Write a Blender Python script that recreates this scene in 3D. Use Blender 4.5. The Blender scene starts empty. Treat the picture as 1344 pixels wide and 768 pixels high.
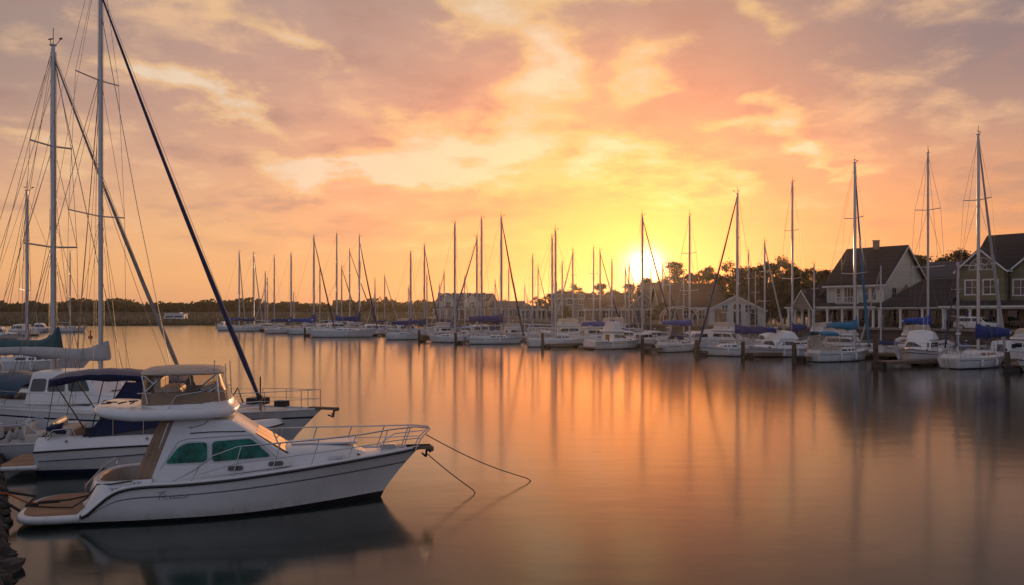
import bpy, math, random
from mathutils import Vector, Matrix, Quaternion, noise as mnoise

# ------------------------------------------------------------------ camera, sky, sun, exposure
R = math.radians
scene = bpy.context.scene
CAM_Z, FPX, HZ = 4.4, 1050.0, 410.0
cam_data = bpy.data.cameras.new('camera')
cam_data.sensor_width = 36.0
cam_data.lens = 36.0 * FPX / 1344.0
cam_data.shift_y = (HZ - 384.0) / 1344.0
cam_data.clip_start = 0.1
cam_data.clip_end = 20000.0
cam = bpy.data.objects.new('camera', cam_data)
scene.collection.objects.link(cam)
cam.location = (0, 0, CAM_Z)
cam.rotation_euler = (R(90), 0, 0)
scene.camera = cam
scene.view_settings.view_transform = 'Standard'
scene.view_settings.look = 'None'
scene.view_settings.exposure = 0.0
scene.view_settings.gamma = 1.0
scene.view_settings.use_curve_mapping = False
scene.cycles.use_denoising = True
scene.cycles.max_bounces = 8
scene.cycles.transparent_max_bounces = 16
scene.cycles.sample_clamp_indirect = 6.0

SUN_AZ = math.atan((846 - 672) / FPX)
SUN_EL = math.atan((HZ - 350) / FPX * math.cos(SUN_AZ))
SUN = Vector((math.sin(SUN_AZ) * math.cos(SUN_EL), math.cos(SUN_AZ) * math.cos(SUN_EL), math.sin(SUN_EL)))


def lin(r, g, b):
    def f(c):
        c = c / 255.0
        return c / 12.92 if c <= 0.04045 else ((c + 0.055) / 1.055) ** 2.4
    return (f(r), f(g), f(b), 1.0)


class X:
    """a float socket with arithmetic, so node graphs read as formulas"""
    nt = None

    def __init__(self, s):
        self.s = s

    @staticmethod
    def op(kind, *args):
        n = X.nt.nodes.new('ShaderNodeMath')
        n.operation = kind
        for i, a in enumerate(args):
            if isinstance(a, X):
                X.nt.links.new(a.s, n.inputs[i])
            else:
                n.inputs[i].default_value = float(a)
        return X(n.outputs[0])

    def __add__(s, o): return X.op('ADD', s, o)
    def __radd__(s, o): return X.op('ADD', o, s)
    def __sub__(s, o): return X.op('SUBTRACT', s, o)
    def __rsub__(s, o): return X.op('SUBTRACT', o, s)
    def __mul__(s, o): return X.op('MULTIPLY', s, o)
    def __rmul__(s, o): return X.op('MULTIPLY', o, s)
    def __rtruediv__(s, o): return X.op('DIVIDE', o, s)
    def __truediv__(s, o): return X.op('DIVIDE', s, o)


def xexp(a): return X.op('EXPONENT', a)
def xmax(a, b): return X.op('MAXIMUM', a, b)
def xmin(a, b): return X.op('MINIMUM', a, b)


def xstep(a, lo, hi):
    n = X.nt.nodes.new('ShaderNodeMapRange')
    n.interpolation_type = 'SMOOTHSTEP'
    X.nt.links.new(a.s, n.inputs['Value'])
    n.inputs['From Min'].default_value = lo
    n.inputs['From Max'].default_value = hi
    return X(n.outputs[0])


def nnoise(vec, scale, detail=4, rough=0.55, dist=0.0, color=False):
    n = X.nt.nodes.new('ShaderNodeTexNoise')
    n.inputs['Scale'].default_value = scale
    n.inputs['Detail'].default_value = detail
    n.inputs['Roughness'].default_value = rough
    n.inputs['Distortion'].default_value = dist
    if vec is not None:
        X.nt.links.new(vec, n.inputs['Vector'])
    return n.outputs['Color'] if color else X(n.outputs['Fac'])


def combine(x, y, z):
    n = X.nt.nodes.new('ShaderNodeCombineXYZ')
    for i, a in enumerate((x, y, z)):
        if isinstance(a, X):
            X.nt.links.new(a.s, n.inputs[i])
        else:
            n.inputs[i].default_value = a
    return n.outputs[0]


def separate(sock):
    n = X.nt.nodes.new('ShaderNodeSeparateXYZ')
    X.nt.links.new(sock, n.inputs[0])
    return X(n.outputs[0]), X(n.outputs[1]), X(n.outputs[2])


def cmix(fac, a, b, kind='MIX'):
    n = X.nt.nodes.new('ShaderNodeMix')
    n.data_type = 'RGBA'
    n.blend_type = kind
    n.clamp_factor = True
    if isinstance(fac, X):
        X.nt.links.new(fac.s, n.inputs[0])
    else:
        n.inputs[0].default_value = fac
    for i, c in ((6, a), (7, b)):
        if isinstance(c, tuple):
            n.inputs[i].default_value = c
        else:
            X.nt.links.new(c, n.inputs[i])
    return n.outputs[2]


def ramp(x, stops, interp='LINEAR'):
    n = X.nt.nodes.new('ShaderNodeValToRGB')
    n.color_ramp.interpolation = interp
    X.nt.links.new(x.s, n.inputs[0])
    el = n.color_ramp.elements
    while len(el) > 1:
        el.remove(el[-1])
    el[0].position, el[0].color = stops[0]
    for p, c in stops[1:]:
        e = el.new(p)
        e.color = c
    return n.outputs[0]


def build_world():
    w = bpy.data.worlds.new('World')
    scene.world = w
    w.use_nodes = True
    w.cycles.sampling_method = 'MANUAL'
    w.cycles.sample_map_resolution = 512
    nt = w.node_tree
    nt.nodes.clear()
    X.nt = nt
    tc = nt.nodes.new('ShaderNodeTexCoord')
    d = tc.outputs['Generated']
    x, y, z = separate(d)
    zc = xmax(z, 0.0)
    az = X.op('ARCTAN2', x, y)
    el = X.op('ARCSINE', zc)
    # cloud-deck coordinates: the deck is a plane overhead, seen in perspective
    inv = 1.0 / (zc + 0.21)
    deck = combine(x * inv, y * inv, 0.0)
    fb = nnoise(deck, 1.45, 7, 0.54, 0.25)
    fb2 = nnoise(deck, 3.9, 7, 0.56, 0.2)
    fb3 = nnoise(deck, 8.5, 5, 0.6, 0.5)
    wob = nnoise(deck, 2.3, 6, 0.55, 0.1, color=True)
    wx, wy, wz = separate(wob)
    a2 = az + (wx - 0.5) * 0.34
    e2 = el + (wy - 0.5) * 0.19

    def blob(px, py, rx, ry, rot=0.0):
        a0 = math.atan((px - 672) / FPX)
        e0 = math.atan((HZ - py) / FPX * math.cos(a0))
        u, v = a2 - a0, e2 - e0
        c, s = math.cos(R(rot)), math.sin(R(rot))
        p = (u * c + v * s) * (FPX / rx)
        q = (v * c - u * s) * (FPX / ry)
        return xexp((p * p + q * q) * -1.0)

    # ---- gaps in the cloud deck where the bright sky shows
    O = None
    for (px, py, rx, ry, rot, wgt) in (
            (630, 190, 135, 40, 4, .86), (800, 222, 58, 36, -30, .85), (915, 240, 62, 24, -8, .72),
            (735, 255, 110, 26, 0, .42), (490, 228, 120, 24, 6, .80), (372, 215, 80, 16, -8, .55),
            (290, 118, 70, 17, -26, .80), (205, 92, 50, 16, -20, .6), (655, 25, 60, 44, -30, .78),
            (715, 95, 44, 40, 0, .66), (850, 85, 60, 26, 8, .76), (985, 150, 50, 20, 14, .80),
            (1085, 180, 46, 14, -20, .66), (800, 5, 95, 24, 0, .62), (980, 8, 70, 18, 0, .5),
            (390, 40, 90, 16, -25, .5), (30, 208, 90, 18, -10, .5), (600, 320, 300, 18, 0, .25)):
        t = blob(px, py, rx, ry, rot) * wgt
        O = t if O is None else O + t
    amp = xmin(O * 1.1 + 0.32, 1.0)
    dens = O + ((fb - 0.5) * 2.0 + (fb2 - 0.5) * 1.9 + (fb3 - 0.5) * 0.5) * amp
    gap = xstep(dens, 0.42, 1.0)
    edge = xstep(dens, 0.08, 0.58) * (1.0 - gap * 0.8)

    # ---- underside of the deck: mauve overhead, salmon and orange towards the horizon
    base = ramp(el * (1 / 1.57), [
        (0.00, lin(222, 158, 122)), (0.025, lin(240, 176, 122)), (0.06, lin(240, 180, 130)), (0.11, lin(226, 170, 138)),
        (0.16, lin(208, 160, 140)), (0.21, lin(190, 152, 140)), (0.27, lin(166, 145, 138)), (0.42, lin(118, 112, 126)),
        (1.00, lin(104, 108, 132))])
    right = xstep(az, 0.12, 0.55)
    base = cmix(right * xstep(el, 0.30, 0.02) * 0.8, base, lin(228, 142, 96))
    base = cmix(right * xstep(el, 0.10, 0.30) * 0.95, base, lin(132, 118, 126))
    left = xstep(az, -0.25, -0.62)
    base = cmix(left * xstep(el, 0.05, 0.3) * 0.75, base, lin(148, 132, 126))
    # soft lumps of the deck
    lump = (fb - 0.5) * 1.0 + (fb2 - 0.5) * 0.9 + (fb3 - 0.5) * 0.25
    base = cmix(xstep(lump, 0.03, -0.26) * 0.70 * xstep(el, 0.04, 0.14), base, lin(170, 130, 122))
    base = cmix(xstep(lump, 0.02, 0.28) * 0.62 * xstep(el, 0.04, 0.14), base, lin(250, 200, 152))
    # ---- sun glow through thin cloud
    dot = x * SUN.x + y * SUN.y + z * SUN.z
    th = X.op('ARCCOSINE', xmin(dot, 0.999999))
    base = cmix(xexp(th * (-1 / 0.17)) * 0.9, base, lin(252, 186, 96))
    gcol = cmix(xexp(th * (-1 / 0.26)) * 1.1, lin(240, 212, 186), lin(255, 240, 176))
    ecol = cmix(xexp(th * (-1 / 0.30)) * 1.1, lin(240, 190, 146), lin(255, 222, 120))
    sky = cmix(edge * 0.75, base, ecol)
    sky = cmix(gap * 0.86, sky, gcol)
    u = (az - SUN_AZ + 0.02) * (1 / 0.125)
    v = (el - SUN_EL - 0.02) * (1 / 0.07)
    sky = cmix(xexp((u * u + v * v) * -1.0) * 0.78, sky, lin(250, 208, 96))
    # behind the camera the dusk sky is dimmer and cooler
    back = xstep(y, 0.25, -0.6)
    sky = cmix(back * 0.85, sky, lin(138, 150, 176))
    sky = cmix(xstep(z, 0.0, -0.06), sky, lin(150, 118, 100))
    # the low western sky is far brighter in red than a camera can hold
    wr = (az - SUN_AZ + 0.07) * (1 / 0.25)
    we = (el - 0.10) * (1 / 0.15)
    red = xexp((wr * wr + we * we) * -1.0)
    sr, sg, sb = separate(sky)
    sky = combine(sr * (red * 0.95 + 1.0), sg * (red * 0.05 + 1.0), sb * (1.0 - red * 0.12))
    # disc of the sun, veiled
    core = xexp((th * (1 / 0.0185)) * (th * (1 / 0.0185)) * -1.0)
    halo = xexp(th * (-1 / 0.04))
    veil = xexp(th * (-1 / 0.085))
    add = nt.nodes.new('ShaderNodeVectorMath')
    add.operation = 'ADD'
    gl = nt.nodes.new('ShaderNodeVectorMath')
    gl.operation = 'MULTIPLY'
    nt.links.new(combine(core * 4.0 + halo * 0.40 + veil * 1.9, core * 3.4 + halo * 0.22 + veil * 0.05, core * 2.0 + halo * 0.05), gl.inputs[0])
    nt.links.new(combine(xstep(z, -0.01, 0.01), xstep(z, -0.01, 0.01), xstep(z, -0.01, 0.01)), gl.inputs[1])
    nt.links.new(sky, add.inputs[0])
    nt.links.new(gl.outputs[0], add.inputs[1])
    bg = nt.nodes.new('ShaderNodeBackground')
    nt.links.new(add.outputs[0], bg.inputs['Color'])
    bg.inputs['Strength'].default_value = 1.18
    st = nt.nodes.new('ShaderNodeTexSky')
    st.sky_type = 'NISHITA'
    st.sun_disc = False
    st.sun_elevation = SUN_EL
    st.sun_rotation = SUN_AZ
    bg2 = nt.nodes.new('ShaderNodeBackground')
    nt.links.new(st.outputs[0], bg2.inputs['Color'])
    bg2.inputs['Strength'].default_value = 0.05
    ad = nt.nodes.new('ShaderNodeMixShader')
    ad.inputs[0].default_value = 0.2
    nt.links.new(bg.outputs[0], ad.inputs[1])
    nt.links.new(bg2.outputs[0], ad.inputs[2])
    out = nt.nodes.new('ShaderNodeOutputWorld')
    nt.links.new(ad.outputs[0], out.inputs['Surface'])


build_world()
sun_data = bpy.data.lights.new('sun', 'SUN')
sun_data.energy = 2.0
sun_data.angle = R(0.6)
sun_data.color = (1.0, 0.56, 0.26)
sun = bpy.data.objects.new('sun', sun_data)
scene.collection.objects.link(sun)
sun.rotation_euler = SUN.to_track_quat('Z', 'Y').to_euler()
sun.location = (0, 0, 60)

rnd = random.Random(11)
COL = scene.collection


# ------------------------------------------------------------------ helpers
def at(px, py, z=0.0):
    """point of the level z under a direction of view (used to survey positions)"""
    dd = (CAM_Z - z) * FPX / (py - HZ)
    return Vector(((px - 672) / FPX * dd, dd, z))


class MB:
    def __init__(s):
        s.v, s.f, s.m = [], [], []

    def add(s, vs, fs, mat=0):
        o = len(s.v)
        s.v += [tuple(p) for p in vs]
        for f in fs:
            s.f.append([o + i for i in f])
            s.m.append(mat)

    def box(s, c, size, rz=0.0, mat=0, ry=0.0, rx=0.0):
        hx, hy, hz = size[0] / 2, size[1] / 2, size[2] / 2
        M = Matrix.Rotation(rz, 3, 'Z') @ Matrix.Rotation(ry, 3, 'Y') @ Matrix.Rotation(rx, 3, 'X')
        c = Vector(c)
        vs = [c + M @ Vector((sx * hx, sy * hy, sz * hz)) for sz in (-1, 1) for sx, sy in ((-1, -1), (1, -1), (1, 1), (-1, 1))]
        s.add(vs, [(3, 2, 1, 0), (4, 5, 6, 7), (0, 1, 5, 4), (1, 2, 6, 5), (2, 3, 7, 6), (3, 0, 4, 7)], mat)

    def loft(s, rings, closed=True, cap0=True, cap1=True, mat=0):
        n = len(rings[0])
        vs = [p for r in rings for p in r]
        fs = []
        for i in range(len(rings) - 1):
            for j in range(n if closed else n - 1):
                k = (j + 1) % n
                fs.append((i * n + j, i * n + k, (i + 1) * n + k, (i + 1) * n + j))
        if closed and cap0:
            fs.append(tuple(range(n - 1, -1, -1)))
        if closed and cap1:
            fs.append(tuple((len(rings) - 1) * n + j for j in range(n)))
        s.add(vs, fs, mat)

    def tube(s, pts, rad, seg=6, mat=0, cap=True, flat=1.0):
        pts = [Vector(p) for p in pts]
        rads = rad if isinstance(rad, (list, tuple)) else [rad] * len(pts)
        rings = []
        up = None
        for i, p in enumerate(pts):
            t = (pts[min(i + 1, len(pts) - 1)] - pts[max(i - 1, 0)])
            t = t.normalized() if t.length > 1e-9 else Vector((0, 0, 1))
            if up is None:
                up = Vector((0, 0, 1)) if abs(t.z) < 0.9 else Vector((1, 0, 0))
            a = t.cross(up)
            a = a.normalized() if a.length > 1e-6 else t.orthogonal().normalized()
            b = a.cross(t).normalized()
            up = b
            r = rads[i]
            rings.append([p + a * (math.cos(2 * math.pi * k / seg) * r * flat) + b * (math.sin(2 * math.pi * k / seg) * r) for k in range(seg)])
        s.loft(rings, True, cap, cap, mat)

    def prism(s, pts, n, th, mat=0):
        """polygon pts (3-D, planar) thickened by th along n"""
        n = Vector(n)
        a = [Vector(p) for p in pts]
        b = [p + n * th for p in a]
        k = len(a)
        fs = [tuple(range(k - 1, -1, -1)), tuple(range(k, 2 * k))]
        fs += [(i, (i + 1) % k, k + (i + 1) % k, k + i) for i in range(k)]
        s.add(a + b, fs, mat)

    def build(s, name, mats, parent=None, smooth=True, angle=38, bevel=0.0, seg=2, sub=0):
        me = bpy.data.meshes.new(name)
        me.from_pydata(s.v, [], s.f)
        if not isinstance(mats, (list, tuple)):
            mats = [mats]
        for m in mats:
            me.materials.append(m)
        for p, mi in zip(me.polygons, s.m):
            p.material_index = mi
            p.use_smooth = smooth
        import bmesh
        bm = bmesh.new()
        bm.from_mesh(me)
        bmesh.ops.recalc_face_normals(bm, faces=bm.faces)
        bm.to_mesh(me)
        bm.free()
        if smooth:
            me.set_sharp_from_angle(angle=R(angle))
        o = bpy.data.objects.new(name, me)
        COL.objects.link(o)
        if parent is not None:
            o.parent = parent
        if bevel:
            b = o.modifiers.new('bevel', 'BEVEL')
            b.width = bevel
            b.segments = seg
            b.limit_method = 'ANGLE'
            b.angle_limit = R(40)
        if sub:
            b = o.modifiers.new('subdivision', 'SUBSURF')
            b.levels = b.render_levels = sub
        return o


def tag(o, label=None, cat=None, group=None, kind=None):
    if label: o['label'] = label
    if cat: o['category'] = cat
    if group: o['group'] = group
    if kind: o['kind'] = kind
    return o


def empty(name, loc, rz=0.0, label=None, cat=None, group=None):
    o = bpy.data.objects.new(name, None)
    COL.objects.link(o)
    o.location = loc
    o.rotation_euler = (0, 0, rz)
    o.empty_display_size = 0.3
    return tag(o, label, cat, group)


CH = {}


def copy_tree(o, parent=None):
    c = o.copy()
    COL.objects.link(c)
    if parent is not None:
        c.parent = parent
    for ch in o.children:
        copy_tree(ch, c)
    return c


def smooth01(t):
    t = max(0.0, min(1.0, t))
    return t * t * (3 - 2 * t)


def lerp(a, b, t): return a + (b - a) * t


def interp(tbl, x):
    if x <= tbl[0][0]: return tbl[0][1]
    for (x0, y0), (x1, y1) in zip(tbl, tbl[1:]):
        if x <= x1:
            return lerp(y0, y1, (x - x0) / (x1 - x0))
    return tbl[-1][1]


# ------------------------------------------------------------------ materials
def mat(name, col, rough=0.5, metal=0.0, var=0.0, vscale=3.0, spec=0.5, coat=0.0, bump=0.0, bscale=40.0, trans=None, alpha=1.0, sheen=0.0):
    m = bpy.data.materials.new(name)
    m.use_nodes = True
    nt = m.node_tree
    X.nt = nt
    b = nt.nodes['Principled BSDF']
    b.inputs['Base Color'].default_value = (col[0], col[1], col[2], 1)
    b.inputs['Roughness'].default_value = rough
    b.inputs['Metallic'].default_value = metal
    b.inputs['Specular IOR Level'].default_value = spec
    b.inputs['Coat Weight'].default_value = coat
    b.inputs['Alpha'].default_value = alpha
    if sheen:
        b.inputs['Sheen Weight'].default_value = sheen
    if trans is not None:
        b.inputs['Transmission Weight'].default_value = trans
    if var or bump:
        tc = nt.nodes.new('ShaderNodeTexCoord')
        if var:
            f = nnoise(tc.outputs['Object'], vscale, 5, 0.62)
            f2 = nnoise(tc.outputs['Object'], vscale * 6.3, 3, 0.6)
            fac = xstep(f * 0.7 + f2 * 0.3, 0.32, 0.68)
            lo = tuple(c * (1 - var) for c in col[:3]) + (1,)
            hi = tuple(min(1, c * (1 + var * 0.6)) for c in col[:3]) + (1,)
            nt.links.new(cmix(fac, lo, hi), b.inputs['Base Color'])
        if bump:
            bn = nt.nodes.new('ShaderNodeBump')
            bn.inputs['Strength'].default_value = bump
            bn.inputs['Distance'].default_value = 0.02
            h = nnoise(tc.outputs['Object'], bscale, 4, 0.6)
            nt.links.new(h.s, bn.inputs['Height'])
            nt.links.new(bn.outputs[0], b.inputs['Normal'])
    return m


def mat_stripes(name, col, axis=2, pitch=0.16, groove=0.12, dark=0.55, rough=0.6, var=0.12, soft=True):
    """boards or shingle courses: a groove every pitch metres along an object axis"""
    m = bpy.data.materials.new(name)
    m.use_nodes = True
    nt = m.node_tree
    X.nt = nt
    b = nt.nodes['Principled BSDF']
    b.inputs['Roughness'].default_value = rough
    tc = nt.nodes.new('ShaderNodeTexCoord')
    c = separate(tc.outputs['Object'])
    t = X.op('FRACT', c[axis] * (1 / pitch))
    g = xstep(t, groove, groove * 0.4)
    cell = X.op('FLOOR', c[axis] * (1 / pitch))
    wn = nt.nodes.new('ShaderNodeTexWhiteNoise')
    wn.noise_dimensions = '1D'
    nt.links.new(cell.s, wn.inputs['W'])
    n = nnoise(tc.outputs['Object'], 2.3, 5, 0.65)
    k = X(wn.outputs['Value']) * 0.35 + n * 0.65
    lo = tuple(v * (1 - var) for v in col) + (1,)
    hi = tuple(v * (1 + var) for v in col) + (1,)
    base = cmix(xstep(k, 0.25, 0.75), lo, hi)
    base = cmix(g, base, tuple(v * dark for v in col) + (1,))
    nt.links.new(base, b.inputs['Base Color'])
    bn = nt.nodes.new('ShaderNodeBump')
    bn.inputs['Strength'].default_value = 0.5
    bn.inputs['Distance'].default_value = 0.02
    nt.links.new((t * 1.0 - g).s, bn.inputs['Height'])
    nt.links.new(bn.outputs[0], b.inputs['Normal'])
    return m


M = {}
M['gel'] = mat('white_gelcoat', (.72, .72, .71), .24, var=.07, vscale=1.3, coat=.25)
def stain_gel():
    m = M['gel']
    nt = m.node_tree
    X.nt = nt
    b = nt.nodes['Principled BSDF']
    prev = b.inputs['Base Color'].links[0].from_socket
    tc = nt.nodes.new('ShaderNodeTexCoord')
    ox, oy, oz = separate(tc.outputs['Object'])
    runs = nnoise(combine(ox * 5.0, oy * 5.0, oz * 0.5), 1.0, 4, .6)
    soft = nnoise(combine(ox * 0.9, oy * 0.9, oz * 2.5), 1.0, 4, .6)
    low = xstep(oz, .42, .04) * xstep(oz, -.1, .02)
    k = low * xstep(soft, .35, .65) * .40 + low * xstep(runs, .5, .75) * .30 + xstep(runs, .62, .82) * .14
    nt.links.new(cmix(k, prev, (.33, .29, .21, 1)), b.inputs['Base Color'])


stain_gel()
M['gel_cream'] = mat('cream_gelcoat', (.66, .63, .57), .3, var=.08, vscale=1.5, coat=.2)
M['gel_grey'] = mat('pale_grey_gelcoat', (.55, .56, .58), .3, var=.08, vscale=1.4, coat=.2)
M['nonskid'] = mat('deck_nonskid', (.62, .61, .58), .6, var=.1, vscale=4, bump=.15, bscale=120)
M['antifoul'] = mat('dark_antifouling', (.012, .012, .016), .55, var=.3)
M['navyline'] = mat('navy_stripe', (.012, .018, .06), .35)
M['black'] = mat('black_rubber', (.014, .014, .015), .5)
M['steel'] = mat('stainless_steel', (.50, .50, .50), .25, metal=1.0)
M['alu'] = mat('mast_aluminium', (.50, .51, .53), .38, metal=.55, var=.1, vscale=2)
M['alu_dark'] = mat('weathered_mast', (.26, .26, .28), .45, metal=.4, var=.15, vscale=2)
M['jibgrey'] = mat('weathered_jib', (.24, .21, .19), .8, var=.4, vscale=2.5)
M['wire'] = mat('rigging_wire', (.16, .15, .15), .4, metal=.6)
M['navy'] = mat('navy_canvas', (.010, .017, .075), .8, var=.25, vscale=2.5, bump=.25, bscale=14, sheen=.2)
M['marine'] = mat('marine_blue_canvas', (.010, .032, .16), .8, var=.25, vscale=2.5, bump=.25, bscale=14, sheen=.2)
M['blue'] = mat('royal_blue_canvas', (.010, .055, .30), .8, var=.25, vscale=2.5, bump=.25, bscale=14, sheen=.2)
M['teal'] = mat('teal_canvas', (.010, .085, .10), .8, var=.25, vscale=2.5, bump=.25, bscale=14, sheen=.2)
M['turq'] = mat('turquoise_canvas', (.012, .17, .30), .8, var=.2, vscale=2.5, bump=.25, bscale=14, sheen=.2)
M['sail'] = mat('sailcloth', (.42, .41, .40), .75, var=.12, vscale=2, bump=.3, bscale=9)
M['tan'] = mat('tan_canvas', (.30, .20, .125), .8, var=.2, vscale=2.5, bump=.3, bscale=12)
M['beige'] = mat('beige_canvas', (.50, .40, .31), .8, var=.15, vscale=2.5, bump=.25, bscale=14)
M['cream'] = mat('cream_vinyl', (.60, .55, .47), .5, var=.1)
M['glass'] = mat('dark_window', (.012, .016, .018), .05, spec=.8)
M['glass_green'] = mat('green_tinted_window', (.008, .16, .115), .08, spec=.22, var=.85, vscale=2.2)
M['wood'] = mat('weathered_wood', (.16, .115, .08), .8, var=.35, vscale=3, bump=.4, bscale=25)
M['pile'] = mat('piling_wood', (.085, .062, .045), .85, var=.4, vscale=3, bump=.5, bscale=18)
M['rope'] = mat('mooring_rope', (.12, .095, .07), .9, var=.3, vscale=20)
M['rope_dark'] = mat('dark_rope', (.035, .03, .028), .9, var=.3, vscale=20)
M['orange'] = mat('orange_rope', (.42, .11, .025), .9, var=.5, vscale=16)
M['red'] = mat('red_paint', (.34, .035, .02), .45, var=.25, vscale=6)
M['white_trim'] = mat('white_trim_paint', (.72, .71, .68), .5, var=.08)
M['teak'] = mat_stripes('teak_planks', (.32, .17, .085), 1, .10, .26, .22, .55, .22)
M['dock'] = mat_stripes('dock_planks', (.17, .12, .085), 0, .15, .1, .3, .85, .3)


def clear_vinyl():
    m = bpy.data.materials.new('clear_vinyl')
    m.use_nodes = True
    nt = m.node_tree
    nt.nodes.clear()
    t = nt.nodes.new('ShaderNodeBsdfTransparent')
    t.inputs[0].default_value = (.86, .80, .74, 1)
    g = nt.nodes.new('ShaderNodeBsdfGlossy')
    g.inputs['Roughness'].default_value = .12
    fr = nt.nodes.new('ShaderNodeFresnel')
    fr.inputs[0].default_value = 1.5
    mx = nt.nodes.new('ShaderNodeMixShader')
    nt.links.new(fr.outputs[0], mx.inputs[0])
    nt.links.new(t.outputs[0], mx.inputs[1])
    nt.links.new(g.outputs[0], mx.inputs[2])
    d = nt.nodes.new('ShaderNodeBsdfDiffuse')
    d.inputs[0].default_value = (.55, .45, .36, 1)
    m2 = nt.nodes.new('ShaderNodeMixShader')
    m2.inputs[0].default_value = .05
    nt.links.new(mx.outputs[0], m2.inputs[1])
    nt.links.new(d.outputs[0], m2.inputs[2])
    o = nt.nodes.new('ShaderNodeOutputMaterial')
    nt.links.new(m2.outputs[0], o.inputs[0])
    return m


M['vinyl'] = clear_vinyl()


def water_mat():
    m = bpy.data.materials.new('harbour_water')
    m.use_nodes = True
    nt = m.node_tree
    X.nt = nt
    b = nt.nodes['Principled BSDF']
    b.inputs['Base Color'].default_value = (.007, .017, .015, 1)
    b.inputs['IOR'].default_value = 1.42
    b.inputs['Specular IOR Level'].default_value = .5
    b.inputs['Specular Tint'].default_value = (1.0, .90, .66, 1)
    tc = nt.nodes.new('ShaderNodeTexCoord')
    px, py, pz = separate(tc.outputs['Object'])
    n = nnoise(combine(px * 0.03, py * 0.05, 0.0), 1.0, 3, .5)
    b.inputs['Roughness'].default_value = .13
    nt.links.new((0.105 + n * 0.05).s, b.inputs['Roughness'])
    h = nnoise(combine(px * 0.45, py * 0.9, 0.0), 1.0, 3, .5)
    bn = nt.nodes.new('ShaderNodeBump')
    bn.inputs['Strength'].default_value = .10
    bn.inputs['Distance'].default_value = .06
    nt.links.new(h.s, bn.inputs['Height'])
    nt.links.new(bn.outputs[0], b.inputs['Normal'])
    return m


M['water'] = water_mat()

# ------------------------------------------------------------------ water
wb = MB()
wb.add([(-4000, -300, 0), (4000, -300, 0), (4000, 7000, 0), (-4000, 7000, 0)], [(0, 1, 2, 3)])
tag(wb.build('water', M['water'], smooth=False), 'calm harbour water mirroring the orange sunset sky', 'water', kind='structure')

# ------------------------------------------------------------------ boats: shared builders
def hull_shape(L, B, fs, fm, fb, tb=.72, rake=.10, stern=.05, wlb=.88, full=2.2, draft=.35, n=20, aft=0.0):
    """returns sheer(t) -> (x, half beam, z) and wl(t) -> (x, half beam); x=0 is amidships"""
    def bs(t):
        if t < .42:
            return B / 2 * lerp(tb, 1, math.sin(t / .42 * math.pi / 2))
        return B / 2 * max(0.0, 1 - ((t - .42) / .58) ** full)

    def bw(t):
        if t < .42:
            return B / 2 * wlb * lerp(tb * .86, 1, math.sin(t / .42 * math.pi / 2))
        return B / 2 * wlb * max(0.0, 1 - ((t - .42) / .58) ** (full * .78))

    def zs(t):
        return fs + (fm - fs) * math.sin(min(1, t / .5) * math.pi / 2) if t < .5 else fm + (fb - fm) * ((t - .5) / .5) ** 1.7

    def xs(t): return -L / 2 + L * t
    def xw(t): return -L / 2 + L * stern + (L * (1 - rake - stern)) * t
    return xs, bs, zs, xw, bw


def build_hull(shape, parent, mats, n=22, boot=.10, draft=.3, stripe=None, transom_in=0.0):
    xs, bs, zs, xw, bw = shape
    mb = MB()
    ts = [i / n for i in range(n + 1)]
    lev = [('z', -draft), ('z', -.01), ('z', boot), ('f', .25), ('f', .5), ('f', .72), ('f', .78), ('f', 1.0)]
    mi = [1, 2, 0, 0, 0, 3 if stripe else 0, 0]
    rows = []
    for t in ts:
        S, Wl, z1 = (xs(t), bs(t)), (xw(t), bw(t)), zs(t)
        pts = []
        for kind, a in lev:
            z = a if kind == 'z' else boot + (z1 - boot) * a
            v = max(0.0, z / z1)
            if z < 0:
                x, y = Wl[0] * (1 - .05 * (-z)), Wl[1] * (1 + z * .9)
            else:
                x = lerp(Wl[0], S[0], v ** 1.15 if t > .5 else v)
                y = lerp(Wl[1], S[1], v ** .8)
            pts.append((x, y, z))
        rows.append(pts)
    nl = len(lev)
    for side in (1, -1):
        vs = [(p[0], p[1] * side, p[2]) for r in rows for p in r]
        o = len(mb.v)
        mb.v += vs
        for i in range(n):
            for j in range(nl - 1):
                a, b, c, d = i * nl + j, (i + 1) * nl + j, (i + 1) * nl + j + 1, i * nl + j + 1
                mb.f.append([o + k for k in ((a, b, c, d) if side < 0 else (d, c, b, a))])
                mb.m.append(mi[j])
    # transom
    for j in range(nl - 1):
        p, q = rows[0][j], rows[0][j + 1]
        mb.add([(p[0], -p[1], p[2]), (p[0], p[1], p[2]), (q[0], q[1], q[2]), (q[0], -q[1], q[2])], [(0, 1, 2, 3)], mi[j] if j < 2 else 0)
    me = mb.build('hull', mats, parent, angle=50)
    import bmesh
    bm = bmesh.new(); bm.from_mesh(me.data)
    bmesh.ops.remove_doubles(bm, verts=bm.verts, dist=.002)
    bmesh.ops.recalc_face_normals(bm, faces=bm.faces)
    bm.to_mesh(me.data); bm.free()
    me.data.set_sharp_from_angle(angle=R(50))
    return me


def build_deck(shape, parent, m, n=22, crown=.06, drop=.05, t0=0.0, t1=1.0, name='deck'):
    xs, bs, zs, xw, bw = shape
    mb = MB()
    rings = []
    for i in range(n + 1):
        t = lerp(t0, t1, i / n)
        b = max(.004, bs(t) - .03)
        rings.append([(xs(t), b * k, zs(t) - drop + crown * (1 - k * k) * min(1, b)) for k in (-1, -.5, 0, .5, 1)])
    mb.loft(rings, closed=False)
    return mb.build(name, m, parent)


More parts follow.
